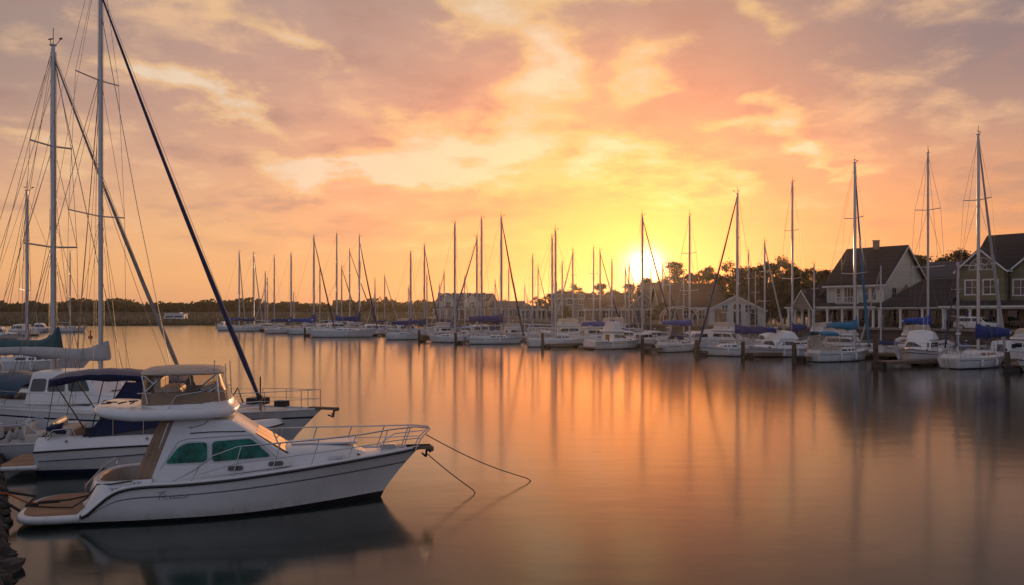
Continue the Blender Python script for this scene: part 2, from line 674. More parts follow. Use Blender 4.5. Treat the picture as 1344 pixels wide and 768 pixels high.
def rubrail(shape, parent, m, r=.025, n=24, t0=0.0, t1=1.0, dz=0.0, name='rub_rail'):
    xs, bs, zs, xw, bw = shape
    mb = MB()
    a = [(xs(t), bs(t), zs(t) + dz) for t in [lerp(t0, t1, i / n) for i in range(n + 1)]]
    pts = a + [(x, -y, z) for x, y, z in reversed(a[:-1])]
    mb.tube(pts, r, 5)
    return mb.build(name, m, parent)


def quad_pt(Q, u, v):
    A, B, C, D = [Vector(p) for p in Q]
    return (A * (1 - u) + B * u) * (1 - v) + (D * (1 - u) + C * u) * v


def panel(name, Q, uv, m, parent, off=.012, th=.02, outward=None):
    """a thin pane lying on the quad Q, its outline given in the quad's own u, v"""
    Q = [Vector(p) for p in Q]
    nrm = (Q[1] - Q[0]).cross(Q[3] - Q[0])
    if nrm.length < 1e-9:
        nrm = (Q[2] - Q[1]).cross(Q[3] - Q[1])
    nrm.normalize()
    if outward is not None and nrm.dot(Vector(outward)) < 0:
        nrm = -nrm
    mb = MB()
    mb.prism([quad_pt(Q, u, v) + nrm * (off - th) for u, v in uv], nrm, th)
    return mb.build(name, m, parent, smooth=False)


def rrect(u0, u1, v0, v1, ru=.06, rv=.2, k=3):
    pts = []
    for cu, cv, a0 in ((u1 - ru, v1 - rv, 0), (u0 + ru, v1 - rv, 90), (u0 + ru, v0 + rv, 180), (u1 - ru, v0 + rv, 270)):
        for i in range(k + 1):
            a = R(a0 + 90 * i / k)
            pts.append((cu + math.cos(a) * ru, cv + math.sin(a) * rv))
    return pts


def house(name, st, m, parent, crown=.05, bevel=.03):
    """cabin lofted through stations (x_bottom, x_top, half_w_bottom, half_w_top, z_bottom, z_top)"""
    mb = MB()
    rings = []
    for xb, xt, wb_, wt, zb, zt in st:
        rings.append([(xb, -wb_, zb), (lerp(xb, xt, .9), -lerp(wb_, wt, .9), lerp(zb, zt, .9)), (xt, -wt * .93, zt), (xt, -wt * .45, zt + crown * .75), (xt, 0, zt + crown), (xt, wt * .45, zt + crown * .75), (xt, wt * .93, zt),
                      (lerp(xb, xt, .9), lerp(wb_, wt, .9), lerp(zb, zt, .9)), (xb, wb_, zb)])
    mb.loft(rings)
    return mb.build(name, m, parent, bevel=bevel, angle=42)


def side_quad(a, b, s):
    return [(a[0], s * a[2], a[4]), (b[0], s * b[2], b[4]), (lerp(b[0], b[1], .9), s * lerp(b[2], b[3], .9), lerp(b[4], b[5], .9)), (lerp(a[0], a[1], .9), s * lerp(a[2], a[3], .9), lerp(a[4], a[5], .9))]


def front_quad(a):
    xt, zt, wt = lerp(a[0], a[1], .9), lerp(a[4], a[5], .9), lerp(a[2], a[3], .9)
    return [(a[0], -a[2], a[4]), (a[0], a[2], a[4]), (xt, wt, zt), (xt, -wt, zt)]


def rail_line(parent, shape, ts, h, name, m, r=.013, post=True, mid=True, inset=.08, seg=5, closed=False, both=True):
    xs, bs, zs, xw, bw = shape
    mb = MB()
    for s in ((1, -1) if both else (-1,)):
        top = [(xs(t), s * max(0, bs(t) - inset), zs(t) + h) for t in ts]
        mb.tube(top, r, seg)
        if mid:
            mb.tube([(x, y, z - h * .48) for x, y, z in top], r * .7, seg)
        if post:
            for p in top:
                mb.tube([(p[0], p[1], p[2] - h - .03), p], r, seg)
    if closed:
        t = ts[-1] if closed == 'bow' else ts[0]
        y = max(0, bs(t) - inset)
        mb.tube([(xs(t), -y, zs(t) + h), (xs(t), y, zs(t) + h)], r, seg)
        mb.tube([(xs(t), -y, zs(t) + h * .52), (xs(t), y, zs(t) + h * .52)], r * .7, seg)
    return mb.build(name, m, parent)


def rig(parent, xm, zd, top, shape, bow_x, stern_x, half, o):
    """mast, boom, covered sail, stays"""
    k = o.get('k', 1.0)                                     # thickness factor
    r = .085 * k * (top / 16.0) ** .5
    mm = M[o.get('mast_mat', 'alu')]
    mb = MB()
    mb.tube([(xm, 0, zd - .1), (xm, 0, zd + (top - zd) * .7), (xm, 0, top)], [r, r, r * .72], 10, flat=.75)
    mb.tube([(xm - .02, 0, top), (xm - .02, 0, top + .05)], r * 1.1, 8)
    mast = mb.build('mast', mm, parent)
    for f, w in ((.40, .9), (.70, .7)) if top > 11 else ((.52, .8),):
        z = zd + (top - zd) * f
        for s in (1, -1):
            mb = MB()
            mb.tube([(xm, 0, z), (xm - .12, s * w * half * .95, z + .10)], .026 * k, 5)
            mb.build('spreader', mm, mast)
    mb = MB()
    mb.tube([(xm, 0, top), (xm, 0, top + .75)], .012 * k, 4)
    mb.tube([(xm + .05, .05, top), (xm + .35, .05, top + .22)], .011 * k, 4)
    mb.box((xm + .38, .05, top + .27), (.16, .02, .08))
    mb.tube([(xm - .1, -.05, top), (xm - .1, -.05, top + .28)], .012 * k, 4)
    mb.tube([(xm - .22, -.05, top + .28), (xm + .02, -.05, top + .28)], .02 * k, 4)
    mb.build('wind_vane', M['black'], mast)
    # stays
    wr = .0085 * k
    jib_top = zd + (top - zd) * o.get('frac', .96)
    mb = MB()
    for s in (1, -1):
        ys = s * half * .95
        z1, z2 = zd + (top - zd) * .40 + .1, zd + (top - zd) * .70 + .1
        mb.tube([(xm - .15, ys, zd - .15), (xm - .12, s * half * .86, z1), (xm - .12, s * half * .66, z2), (xm, 0, top - .2)], wr, 4)
        mb.tube([(xm - .45, ys, zd - .15), (xm, 0, z1)], wr, 4)
        mb.tube([(xm + .25, ys, zd - .15), (xm, 0, z1 - .05)], wr, 4)
        mb.tube([(xm - .12, s * half * .86, z1), (xm, 0, z2)], wr, 4)
    mb.tube([(stern_x, .0, zd - .2), (xm - .05, 0, top)], wr, 4)
    if o.get('jib') is None:
        mb.tube([(bow_x, 0, zd), (xm + .05, 0, jib_top)], wr, 4)
    else:
        mb.tube([(bow_x + .12, 0, zd - .1), (xm + .05, 0, jib_top + .2)], wr, 4)
    for q in range(3):
        y = (q - 1) * .05
        mb.tube([(xm + r * 1.2, y, zd + .1), (xm + r, y, top - .3)], wr * .8, 3)
    mb.tube([(xm - r * 1.3 - .1, 0, zd + 1.2), (xm - r, 0, top - .1)], wr * .8, 3)
    mb.build('rigging', M['wire'], parent)
    if o.get('jib'):
        mb = MB()
        a, b = Vector((o.get('jib_x', bow_x), 0, zd + .15)), Vector((xm + .06, 0, jib_top))
        jr = o.get('jib_r', .085) * k
        pts = [a.lerp(b, q / 14) for q in range(15)]
        for q, p in enumerate(pts):
            p.x -= math.sin(q / 14 * math.pi) * .10
        mb.tube(pts, [jr * .6, jr * 1.05, jr * 1.1] + [jr * (1.0 - .055 * q) * (1 + .06 * math.sin(q * 2.3)) for q in range(12)], 7)
        jb = mb.build('furled_jib', M[o['jib']], parent)
        mb = MB()
        mb.tube([a - Vector((0, 0, .12)), a + Vector((0, 0, .10))], [.11 * k, .10 * k], 10)
        mb.build('furling_drum', M['black'], jb)
    # boom
    L = o.get('boom', 4.2)
    az = R(o.get('boom_az', 180))
    zb = zd + o.get('boom_h', 1.0)
    dx, dy = math.cos(az), math.sin(az)
    e = (xm + dx * L, dy * L, zb + .12)
    mb = MB()
    mb.tube([(xm + dx * .1, dy * .1, zb), e], .065 * k, 8)
    mb.build('boom', mm, parent)
    if o.get('cover'):
        mb = MB()
        rings = []
        n = 16
        h0 = o.get('cover_h', .42)
        for i in range(n + 1):
            t = i / n
            c = Vector((xm + dx * L * (t * 1.02 - .06), dy * L * (t * 1.02 - .06), zb + .12 * t))
            pk = o.get('peak', 1.0)
            hh = h0 * (lerp(1.0, .42, t ** .8) + pk * 1.5 * max(0, 1 - t / .16) ** 1.5) * (1 if 0 < i < n else .86)
            ww = h0 * .5 * lerp(1.0, .55, t) * (1 if t > .08 else .8)
            sag = h0 * lerp(1.15, .7, t) * (.42 + .09 * math.sin(t * 17 + L) + .05 * math.sin(t * 41))
            ring = []
            for q in range(10):
                a = 2 * math.pi * q / 10
                rx, rz = math.cos(a), math.sin(a)
                w_ = ww * (1.0 if rz < .3 else (1 - .55 * rz))
                zz = rz * hh * .8 + .05 if rz > 0 else rz * sag
                ring.append(c + Vector((-dy * rx * w_, dx * rx * w_, zz + .03 * math.sin(9 * t + q))))
            rings.append(ring)
        mb.loft(rings)
        mb.build('sail_cover', M[o['cover']], parent, angle=70)
    return mast


def canvas_hood(parent, name, x0, x1, z0, z1, w, m, n=8, thick=.05, arch=.12, hem=.18):
    """a bimini or hood: a slightly domed sheet on a frame of hoops, with a hem"""
    mb = MB()
    rings = []
    for i in range(n + 1):
        t = i / n
        x = lerp(x0, x1, t)
        rise = arch * (1 - (2 * t - 1) ** 4)
        top = [(x, w * y, z1 + rise * .5 + arch * (1 - y * y) - .10 * abs(y) ** 6) for y in (-1, -.9, -.6, -.3, 0, .3, .6, .9, 1)]
        bot = [(px, py * .985, pz - thick - (hem if abs(py) > w * .85 else 0)) for px, py, pz in reversed(top)]
        rings.append(top + bot)
    mb.loft(rings)
    o = mb.build(name, m, parent, angle=50)
    mb = MB()
    for xx in (x0 + .08, (x0 + x1) / 2, x1 - .08):
        for s in (1, -1):
            mb.tube([((x0 + x1) / 2 * .6 + xx * .4, s * w * .98, z0), (xx, s * w * .96, z1 - .02)], .016, 5)
    mb.build('frame', M['steel'], o)
    return o


def fender(parent, x, y, z, col='gel'):
    mb = MB()
    mb.tube([(x, y, z + .28), (x, y, z + .22), (x, y, z - .22), (x, y, z - .28)], [.04, .11, .11, .04], 8)
    mb.tube([(x, y, z + .28), (x, y * .93, z + .75)], .012, 4)
    mb.build('fender', M[col], parent)


def sailboat(label, loc, psi, L, xm, top, group=None, name='sailboat', **o):
    B = o.get('B', L * .31)
    fs, fm, fb = o.get('free', (L * .10, L * .092, L * .125))
    root = empty(name, loc, psi, label, 'sailboat', group)
    sh = hull_shape(L, B, fs, fm, fb, tb=o.get('tb', .74), rake=o.get('rake', .10), stern=o.get('stern', .03))
    xs, bs, zs, xw, bw = sh
    gel = M[o.get('gel', 'gel')]
    build_hull(sh, root, [gel, M['antifoul'], M[o.get('boot', 'navyline')], M[o.get('stripe') or 'gel']], boot=o.get('boot_h', .09), stripe=o.get('stripe'))
    deck = build_deck(sh, root, M['nonskid'])
    rubrail(sh, root, M[o.get('rail_mat', 'gel')], .028)
    # swim step / sugar-scoop recess on the transom
    if o.get('scoop', True):
        w, z = bs(0) * .62, zs(0)
        mb = MB()
        x = xs(0) - .015
        xb = xw(0) - .012
        def tp(zz): return lerp(xb, x, zz / z)
        mb.add([(tp(.18) - .01, -w, .18), (tp(.18) - .01, w, .18), (tp(z * .86) - .01, w * 1.02, z * .86), (tp(z * .86) - .01, -w * 1.02, z * .86)], [(0, 1, 2, 3)], 0)
        tr = mb.build('transom_door', M['gel_grey'], root, smooth=False)
        mb = MB()
        for y in (-.16, .16):
            mb.tube([(tp(z * .8) - .05, y + w * .3, z * .9), (tp(.1) - .06, y + w * .3, -.1)], .016, 5)
        for q in range(4):
            zz = .05 + q * .22
            mb.tube([(tp(zz) - .06, -.16 + w * .3, zz), (tp(zz) - .06, .16 + w * .3, zz)], .014, 5)
        mb.build('boarding_ladder', M['steel'], root)
    # coachroof
    c0, c1, ch = o.get('roof', (-.12, .22, .40))
    cx0, cx1 = c0 * L, c1 * L
    tdk = lambda x: (x + L / 2) / L
    zdk = lambda x: zs(tdk(x)) - .02
    wk = lambda x: min(B * .30, bs(tdk(x)) - .34)
    st = []
    for i, (f, hh) in enumerate(((0, 1.0), (.35, 1.0), (.7, .88), (1.0, .45))):
        x = lerp(cx0, cx1, f)
        w = max(.18, wk(x))
        rk = .12 if i == 0 else (-.35 if i == 3 else -.03)
        st.append((x, x + rk, w, w * .84, zdk(x) - .05, zdk(x) + ch * hh))
    cab = house('coachroof', st, gel, root)
    for s in (1, -1):
        for i, uvs in ((0, [rrect(.12, .86, .36, .78)]), (1, [rrect(.06, .44, .36, .78), rrect(.56, .94, .38, .78)]), (2, [rrect(.10, .5, .4, .78, .08)])):
            Q = side_quad(st[i], st[i + 1], s)
            for uv in uvs:
                panel('window', Q, uv, M['glass'], cab, outward=(0, s, 0))
    for f in (.3, .62):
        x = lerp(cx0, cx1, f)
        mb = MB()
        mb.box((x, 0, zdk(x) + ch + .055), (.5, .5, .05))
        mb.build('hatch', M['glass'], cab)
    # cockpit
    q0, q1 = -L * .47, cx0
    mb = MB()
    for s in (1, -1):
        mb.box(((q0 + q1) / 2, s * B * .27, zdk(q1) + .12), (q1 - q0, .14, .30))
    mb.box((q0 + .1, 0, zdk(q0) + .10), (.14, B * .54, .26))
    mb.build('cockpit_coaming', gel, root, bevel=.04)
    mb = MB()
    mb.box(((q0 + q1) / 2, 0, zdk(q1) + .02), (q1 - q0 - .1, B * .5, .03))
    mb.build('cockpit_well', M['cream'], root)
    mb = MB()
    hx = lerp(q0, q1, .35)
    mb.tube([(hx, 0, zdk(hx)), (hx, 0, zdk(hx) + .85)], [.09, .06], 8)
    n = 14
    for i in range(n):
        a, b = 2 * math.pi * i / n, 2 * math.pi * (i + 1) / n
        mb.tube([(hx - .1, math.cos(a) * .42, zdk(hx) + .8 + math.sin(a) * .42), (hx - .1, math.cos(b) * .42, zdk(hx) + .8 + math.sin(b) * .42)], .016, 4)
    for i in range(3):
        a = math.pi * i / 3
        mb.tube([(hx - .1, math.cos(a) * .42, zdk(hx) + .8 + math.sin(a) * .42), (hx - .1, -math.cos(a) * .42, zdk(hx) + .8 - math.sin(a) * .42)], .009, 4)
    mb.build('steering_wheel', M['steel'], root)
    mb = MB()
    for s in (1, -1):
        for f in (.4, .85):
            mb = MB()
            x = lerp(q0, q1, f)
            mb.tube([(x, s * B * .27, zdk(x) + .26), (x, s * B * .27, zdk(x) + .42)], [.07, .055], 8)
            mb.build('winch', M['steel'], root)
    k = o.get('k', 1.0)
    rr = .012 * (1 + (k - 1) * .5)
    rail_line(root, sh, [.80, .88, .955, .995], .62, 'pulpit', M['steel'], rr, closed='bow')
    rail_line(root, sh, [.02, .08, .16], .62, 'stern_rail', M['steel'], rr, closed='stern')
    rail_line(root, sh, [.16, .29, .42, .55, .68, .80], .58, 'lifeline', M['steel'], rr * .7)
    zd = zdk(xm) + ch * .6
    rig(root, xm, zd, top, sh, o.get('bow_x', L * .485), -L * .49, o.get('half', min(1.6, B * .46)), o)
    if o.get('hood'):
        canvas_hood(root, 'sprayhood', cx0 - .5, cx0 + .55, zdk(cx0) + .2, zdk(cx0) + ch + .42, B * .28, M[o['hood']], arch=.16)
    if o.get('bimini'):
        a, b = q0 + .15, q1 - .45
        canvas_hood(root, 'bimini', a, b, zdk(a) + .2, zdk(a) + 1.75, B * .36, M[o['bimini']])
    if o.get('cockpit_tent'):
        mb = MB()
        a, b, zz = q0 + .15, q1 - .1, zdk(q0)
        rings = []
        for i in range(7):
            x = lerp(a, b, i / 6)
            h = lerp(1.2, 1.5, math.sin(i / 6 * math.pi))
            rings.append([(x, B * .40 * math.cos(t), zz + .25 + h * math.sin(t) ** .8) for t in [math.pi * q / 8 for q in range(9)]])
        mb.loft(rings, closed=False)
        mb.build('cockpit_tent', M['vinyl'], root)
    for i, f in enumerate(o.get('fenders', (.3, .55))):
        for s in (1, -1):
            fender(root, xs(f), s * (bs(f) + .06), zs(f) * .5, o.get('fender_col', 'gel'))
    if o.get('clutter', True):
        mb = MB()
        mb.tube([(xs(.03), -bs(0) * .7, zs(0) + .6), (xs(.03), -bs(0) * .7, zs(0) + 1.9)], .02, 5)
        mb.box((xs(.03), -bs(0) * .7, zs(0) + 1.9), (.25, .25, .14))
        mb.build('radar_pole', M['gel'], root, bevel=.03)
        mb = MB()
        r_ = random.Random(int(L * 1000))
        y = bs(.05) * .75
        mb.tube([(xs(.02), y, zs(0) + .45), (xs(.02), y, zs(0) + .62), (xs(.02) + .0, y, zs(0) + .70)], [.16, .16, .05], 9)
        mb.build('life_ring', M['red'] if r_.random() < .2 else M['gel'], root)
    return root


def motorboat(label, loc, psi, L, group=None, name='motor_cruiser', **o):
    B = o.get('B', L * .33)
    fs, fm, fb = o.get('free', (L * .115, L * .125, L * .165))
    root = empty(name, loc, psi, label, 'motorboat', group)
    sh = hull_shape(L, B, fs, fm, fb, tb=.90, rake=.10, stern=0.0, wlb=.86, full=2.6)
    xs, bs, zs, xw, bw = sh
    gel = M[o.get('gel', 'gel')]
    build_hull(sh, root, [gel, M['antifoul'], M['navyline'], M[o.get('stripe') or 'gel']], boot=.1, stripe=o.get('stripe'))
    build_deck(sh, root, M['nonskid'])
    rubrail(sh, root, M['black'] if o.get('dark_rail', True) else gel, .035)
    mb = MB()
    mb.box((xs(0) - .3, 0, .25), (.7, B * .8, .09))
    mb.build('swim_platform', M['teak'], root, bevel=.03)
    zd = fm
    c0, c1, hh = o.get('cabin', (-.28, .20, 1.25))
    x0, x1 = c0 * L, c1 * L
    w = B * .40
    fr = o.get('front_rake', .9)
    st = [(x0, x0 + .12, w, w * .86, zd - .1, zd + hh), ((x0 + x1) / 2, (x0 + x1) / 2, w, w * .84, zd - .1, zd + hh * 1.03), (x1, x1 - fr, w * .88, w * .76, zd - .1, zd + hh * .98)]
    cab = house('cabin', st, gel, root, crown=.07, bevel=.05)
    for s in (1, -1):
        panel('window', side_quad(st[0], st[1], s), rrect(.14, .97, .48, .86, .05, .1), M['glass'], cab, outward=(0, s, 0))
        panel('window', side_quad(st[1], st[2], s), rrect(.04, .90, .48, .86, .05, .1), M['glass'], cab, outward=(0, s, 0))
    panel('windshield', front_quad(st[2]), rrect(.05, .95, .45, .90, .05, .08), M['glass'], cab, outward=(1, 0, .5))
    panel('aft_door', front_quad(st[0]), rrect(.32, .68, .05, .84, .03, .03), M['glass'], cab, outward=(-1, 0, 0))
    # raised foredeck
    f0, f1 = x1 - .1, L * .40
    tk = lambda x: (x + L / 2) / L
    ft = [(f0, f0, w * .9, w * .78, zs(tk(f0)) - .1, zs(tk(f0)) + .32), ((f0 + f1) / 2, (f0 + f1) / 2 - .05, bs(tk((f0 + f1) / 2)) - .3, bs(tk((f0 + f1) / 2)) - .45, zs(tk((f0 + f1) / 2)) - .1, zs(tk((f0 + f1) / 2)) + .26), (f1, f1 - .25, .28, .2, zs(tk(f1)) - .1, zs(tk(f1)) + .12)]
    fd = house('foredeck_trunk', ft, gel, root, bevel=.03)
    for s in (1, -1):
        panel('porthole', side_quad(ft[0], ft[1], s), rrect(.25, .6, .42, .78, .1, .16), M['glass'], fd, outward=(0, s, 0))
    rail_line(root, sh, [.55, .66, .77, .88, .96, .995], .62, 'bow_rail', M['steel'], .014, closed='bow')
    zt = zd + hh * 1.03
    if o.get('fly'):
        mb = MB()
        rings = []
        for f, sc, z in ((0, .97, zt + .02), (0, 1.04, zt + .12), (0, 1.0, zt + .34), (0, .92, zt + .34), (0, .9, zt + .14)):
            ring = []
            for q in range(20):
                a = 2 * math.pi * q / 20
                ca, sa = math.cos(a), math.sin(a)
                ring.append((lerp(x0, x1 - fr, .5) - .1 + math.copysign(abs(ca) ** .6, ca) * (x1 - fr - x0 + .9) / 2 * sc, math.copysign(abs(sa) ** .6, sa) * w * .98 * sc, z))
            rings.append(ring)
        mb.loft(rings, cap0=True, cap1=True)
        fly = mb.build('flybridge', gel, root, angle=50)
        mb = MB()
        mb.box((lerp(x0, x1, .25), 0, zt + .45), (.5, w * 1.1, .5))
        mb.build('helm_seat', M['cream'], fly, bevel=.06)
        if o['fly'] != 'open':
            xa, xb = x0 + .25, x1 - fr - .05
            s2 = [(xa, xa + .1, w * .86, w * .72, zt + .30, zt + 1.25), (xb, xb - .45, w * .8, w * .68, zt + .30, zt + 1.2)]
            en = house('flybridge_enclosure', s2, M[o['fly']], root, crown=.08, bevel=.05)
            panel('window', front_quad(s2[1]), rrect(.07, .93, .1, .5, .05, .08), M['gel_grey'], en, outward=(1, 0, 0))
            for s in (1, -1):
                panel('window', side_quad(s2[0], s2[1], s), rrect(.08, .92, .1, .5, .05, .08), M['gel_grey'], en, outward=(0, s, 0))
    elif o.get('dome'):
        s2 = [(x0 - .3, x0 + .05, w * .92, w * .7, zt - .04, zt + .62), ((x0 + x1) / 2, (x0 + x1) / 2 - .1, w * .92, w * .72, zt - .04, zt + .68), (x1 - fr + .05, x1 - fr - .55, w * .84, w * .6, zt - .05, zt + .58)]
        house('hardtop', s2, gel, root, crown=.14, bevel=.08)
    if o.get('bimini'):
        canvas_hood(root, 'bimini', -L * .46, x0 + .1, zd + .2, zd + 1.75, B * .40, M[o['bimini']])
    mb = MB()
    xa = x0 + .3
    mb.tube([(xa, 0, zt), (xa - .1, 0, zt + 1.9)], .014, 5)
    mb.tube([(xa, .3, zt), (xa - .3, .3, zt + 2.6)], .012, 5)
    mb.build('antenna', M['gel'], root)
    mb = MB()
    for s in (1, -1):
        mb.box((-L * .36, s * B * .36, fs + .14), (L * .22, .16, .32))
    mb.box((-L * .475, 0, fs + .12), (.14, B * .8, .3))
    mb.build('cockpit_coaming', gel, root, bevel=.05)
    for f in (.3, .55):
        for s in (1, -1):
            fender(root, xs(f), s * (bs(f) + .06), zs(f) * .5)
    return root

# ------------------------------------------------------------------ hero: flybridge cruiser in the foreground
HPSI = R(14.9)
HERO = empty('flybridge_cruiser', (-9.121, 17.508, 0), HPSI, 'white flybridge cruiser with tan enclosure and green side windows, bow lines running into the water', 'motor cruiser')


def hero():
    root = HERO
    gel = M['gel']
    SZ = [(-.12, .14), (.1, .24), (.3, .42), (.5, .59), (.72, .71), (1.1, .78), (1.97, .80), (2.87, .845), (3.8, .92), (4.76, .995), (5.6, 1.05), (6.4, 1.09), (7.1, 1.13)]
    SB = [(-.12, 1.12), (.4, 1.24), (1.2, 1.32), (2.4, 1.36), (3.4, 1.32), (4.4, 1.17), (5.2, .95), (6.0, .62), (6.6, .32), (6.95, .12), (7.1, .03)]
    WB = [(-.12, 1.04), (1.2, 1.16), (2.4, 1.16), (3.2, 1.06), (4.0, .86), (4.8, .58), (5.4, .34), (6.0, .08), (6.2, .01)]

    def cub(tbl, x):
        # smooth table look-up (Catmull-Rom)
        n = len(tbl)
        for i in range(n - 1):
            if x <= tbl[i + 1][0] or i == n - 2:
                x0, y0 = tbl[i]; x1, y1 = tbl[i + 1]
                m0 = (tbl[min(i + 1, n - 1)][1] - tbl[max(i - 1, 0)][1]) / (tbl[min(i + 1, n - 1)][0] - tbl[max(i - 1, 0)][0])
                m1 = (tbl[min(i + 2, n - 1)][1] - tbl[i][1]) / (tbl[min(i + 2, n - 1)][0] - tbl[i][0])
                h = x1 - x0
                t = max(0, min(1, (x - x0) / h))
                return (2 * t ** 3 - 3 * t * t + 1) * y0 + (t ** 3 - 2 * t * t + t) * h * m0 + (-2 * t ** 3 + 3 * t * t) * y1 + (t ** 3 - t * t) * h * m1
    n = 44
    rows = []
    vs_lev = [(-.35, None), (-.01, None), (.085, None), (None, .2), (None, .45), (None, .66), (None, .70), (None, .88), (None, 1.0)]
    mi = [1, 1, 0, 0, 0, 2, 0, 0]
    for i in range(n + 1):
        t = i / n
        t = t ** .9
        xsv = lerp(-.12, 7.1, t)
        xwv = lerp(-.12, 6.2, t)
        z1 = cub(SZ, xsv)
        b1, b0 = max(.012, cub(SB, xsv)), max(.01, cub(WB, xwv))
        r = []
        zboot = .075 + .07 * max(0, t - .55) / .45
        for z, f in vs_lev:
            zz = z if z is not None else zboot + (z1 - zboot) * f
            if z == .085: zz = zboot
            zz = min(zz, z1)
            v = max(0, zz / z1)
            if zz < 0:
                r.append((xwv + zz * .7 * t, max(.008, b0 * (1 + zz * 1.2)), zz))
            else:
                flare = v ** (.75 if t < .45 else lerp(.75, 1.35, (t - .45) / .55))
                r.append((lerp(xwv, xsv, v ** 1.25), lerp(b0, b1, flare), zz))
        rows.append(r)
    mb = MB()
    nl = len(vs_lev)
    for s in (1, -1):
        o = len(mb.v)
        mb.v += [(p[0], s * p[1], p[2]) for r in rows for p in r]
        for i in range(n):
            for j in range(nl - 1):
                a, b, c, d = i * nl + j, (i + 1) * nl + j, (i + 1) * nl + j + 1, i * nl + j + 1
                mb.f.append([o + k for k in ((a, b, c, d) if s < 0 else (d, c, b, a))])
                mb.m.append(mi[j])
    for j in range(nl - 1):
        p, q = rows[0][j], rows[0][j + 1]
        mb.add([(p[0], -p[1], p[2]), (p[0], p[1], p[2]), (q[0], q[1], q[2]), (q[0], -q[1], q[2])], [(0, 1, 2, 3)], mi[j])
    M['hero_line'] = mat('hull_grey_line', (.16, .16, .17), .4)
    hull = mb.build('hull', [gel, M['antifoul'], M['hero_line']], root, angle=60)
    # rub rail
    for nm, dz, rr, m_ in (('rub_rail', -.015, .028, 'black'), ('gunwale', .03, .030, 'gel')):
        mb = MB()
        a = []
        for i in range(60):
            x = lerp(.0, 7.1, i / 59)
            a.append((x, cub(SB, x) + .008 - (.03 if nm == 'gunwale' else 0), cub(SZ, x) + dz))
        mb.tube(a + [(x, -y, z) for x, y, z in reversed(a)], rr, 8)
        mb.build(nm, M[m_], root)
    # hull script: an unreadable flourish of short strokes
    def on_hull(x, z):
        z1 = cub(SZ, x)
        v = z / z1
        return Vector((x, -lerp(cub(WB, x), cub(SB, x), v ** .75) - .006, z))
    mb = MB()
    for stroke in ([(1.50, .50), (1.52, .62), (1.60, .64), (1.62, .585), (1.54, .565), (1.66, .50)],
                   [(1.70, .505), (1.72, .55), (1.75, .505), (1.79, .55), (1.82, .505), (1.86, .55), (1.88, .505), (1.93, .55), (1.95, .505), (2.0, .55), (2.02, .51), (2.08, .56)],
                   [(1.48, .655), (1.64, .675)]):
        mb.tube([on_hull(x, z) for x, z in stroke], .0075, 4)
    mb.build('hull_script', M['hero_line'], hull)
    # side deck + foredeck
    mb = MB()
    rings = []
    for i in range(40):
        x = lerp(1.22, 7.06, i / 39)
        b = max(.01, cub(SB, x) - .03)
        z = cub(SZ, x) + .01
        rings.append([(x, b * k, z + .05 * (1 - k * k)) for k in (-1, -.8, -.4, 0, .4, .8, 1)])
    mb.loft(rings, closed=False)
    mb.build('deck', M['gel'], root)
    # aft cockpit tub
    def U(hw, xr, rad, x1, zf, k=40):
        """U-shaped outline: near side x1 -> stern -> far side"""
        pts = []
        for i in range(k + 1):
            s = i / k
            if s < .3:
                p = (lerp(x1, xr + rad, s / .3), -hw)
            elif s > .7:
                p = (lerp(xr + rad, x1, (s - .7) / .3), hw)
            else:
                a = lerp(-math.pi / 2, math.pi / 2, (s - .3) / .4)
                ca, sa = math.cos(a), math.sin(a)
                p = (xr + rad - rad * abs(ca) ** .75, hw * math.copysign(abs(sa) ** .75, sa))
            pts.append((p[0], p[1], zf(p[0])))
        return pts
    x1 = 1.32
    outer = []
    k = 40
    base = U(1.0, -.10, .5, x1, lambda x: 0)
    for i, (x, y, z) in enumerate(base):
        s = i / k
        if s < .3 or s > .7:
            sg = -1 if s < .5 else 1
            xx = lerp(x1, .0, (s if s < .5 else 1 - s) / .3)
            outer.append((xx, sg * (cub(SB, xx) - .02), cub(SZ, xx) + .015))
        else:
            outer.append((-.06, lerp(-1.1, 1.1, (s - .3) / .4), .235))
    zr = lambda x: .855 + .03 * x
    r1 = U(1.10, .02, .62, x1, lambda x: zr(x) - .07)
    r2 = U(1.075, .05, .62, x1, lambda x: zr(x))
    r3 = U(.97, .15, .56, x1, lambda x: zr(x))
    r4 = U(.945, .17, .55, x1, lambda x: zr(x) - .04)
    mb = MB()
    mb.loft([outer, r1, r2, r3, r4], closed=False)
    mb.build('cockpit_coaming', gel, root, angle=60)
    r4b = U(.943, .172, .55, x1, lambda x: zr(x) - .045)
    r5 = U(.90, .22, .5, x1, lambda x: .42)
    mb = MB()
    mb.loft([r4b, r5], closed=False)
    mb.build('cockpit_liner', M['cream'], root, angle=60)
    mb = MB()
    r6 = U(.895, .225, .5, x1, lambda x: .425)
    mb.add(r6, [tuple(range(len(r6)))])
    mb.build('cockpit_sole', M['teak'], root, smooth=False)
    mb = MB()
    mb.tube([(p[0], p[1] * .985, .53) for p in r5], .022, 6)
    mb.build('wood_trim', M['tan'], root)
    # boarding step between platform and coaming
    mb = MB()
    mb.box((-.02, .1, .33), (.22, 1.2, .14), ry=R(-20))
    mb.box((.06, .1, .50), (.18, 1.1, .12), ry=R(-20))
    mb.build('boarding_step', gel, root, bevel=.04)
    # swim platform
    def plat(hw, xe, z, k=24):
        pts = [(-.04, -hw, z)]
        for i in range(k + 1):
            a = lerp(-math.pi / 2, math.pi / 2, i / k)
            ca, sa = math.cos(a), math.sin(a)
            pts.append((-.45 - (xe + (-.45)) * -0 - (abs(xe) - .45) * abs(ca) ** .55, hw * math.copysign(abs(sa) ** .62, sa), z))
        pts.append((-.04, hw, z))
        return pts
    mb = MB()
    mb.loft([plat(1.08, 1.28, .06), plat(1.16, 1.37, .12), plat(1.17, 1.38, .19), plat(1.13, 1.34, .235)])
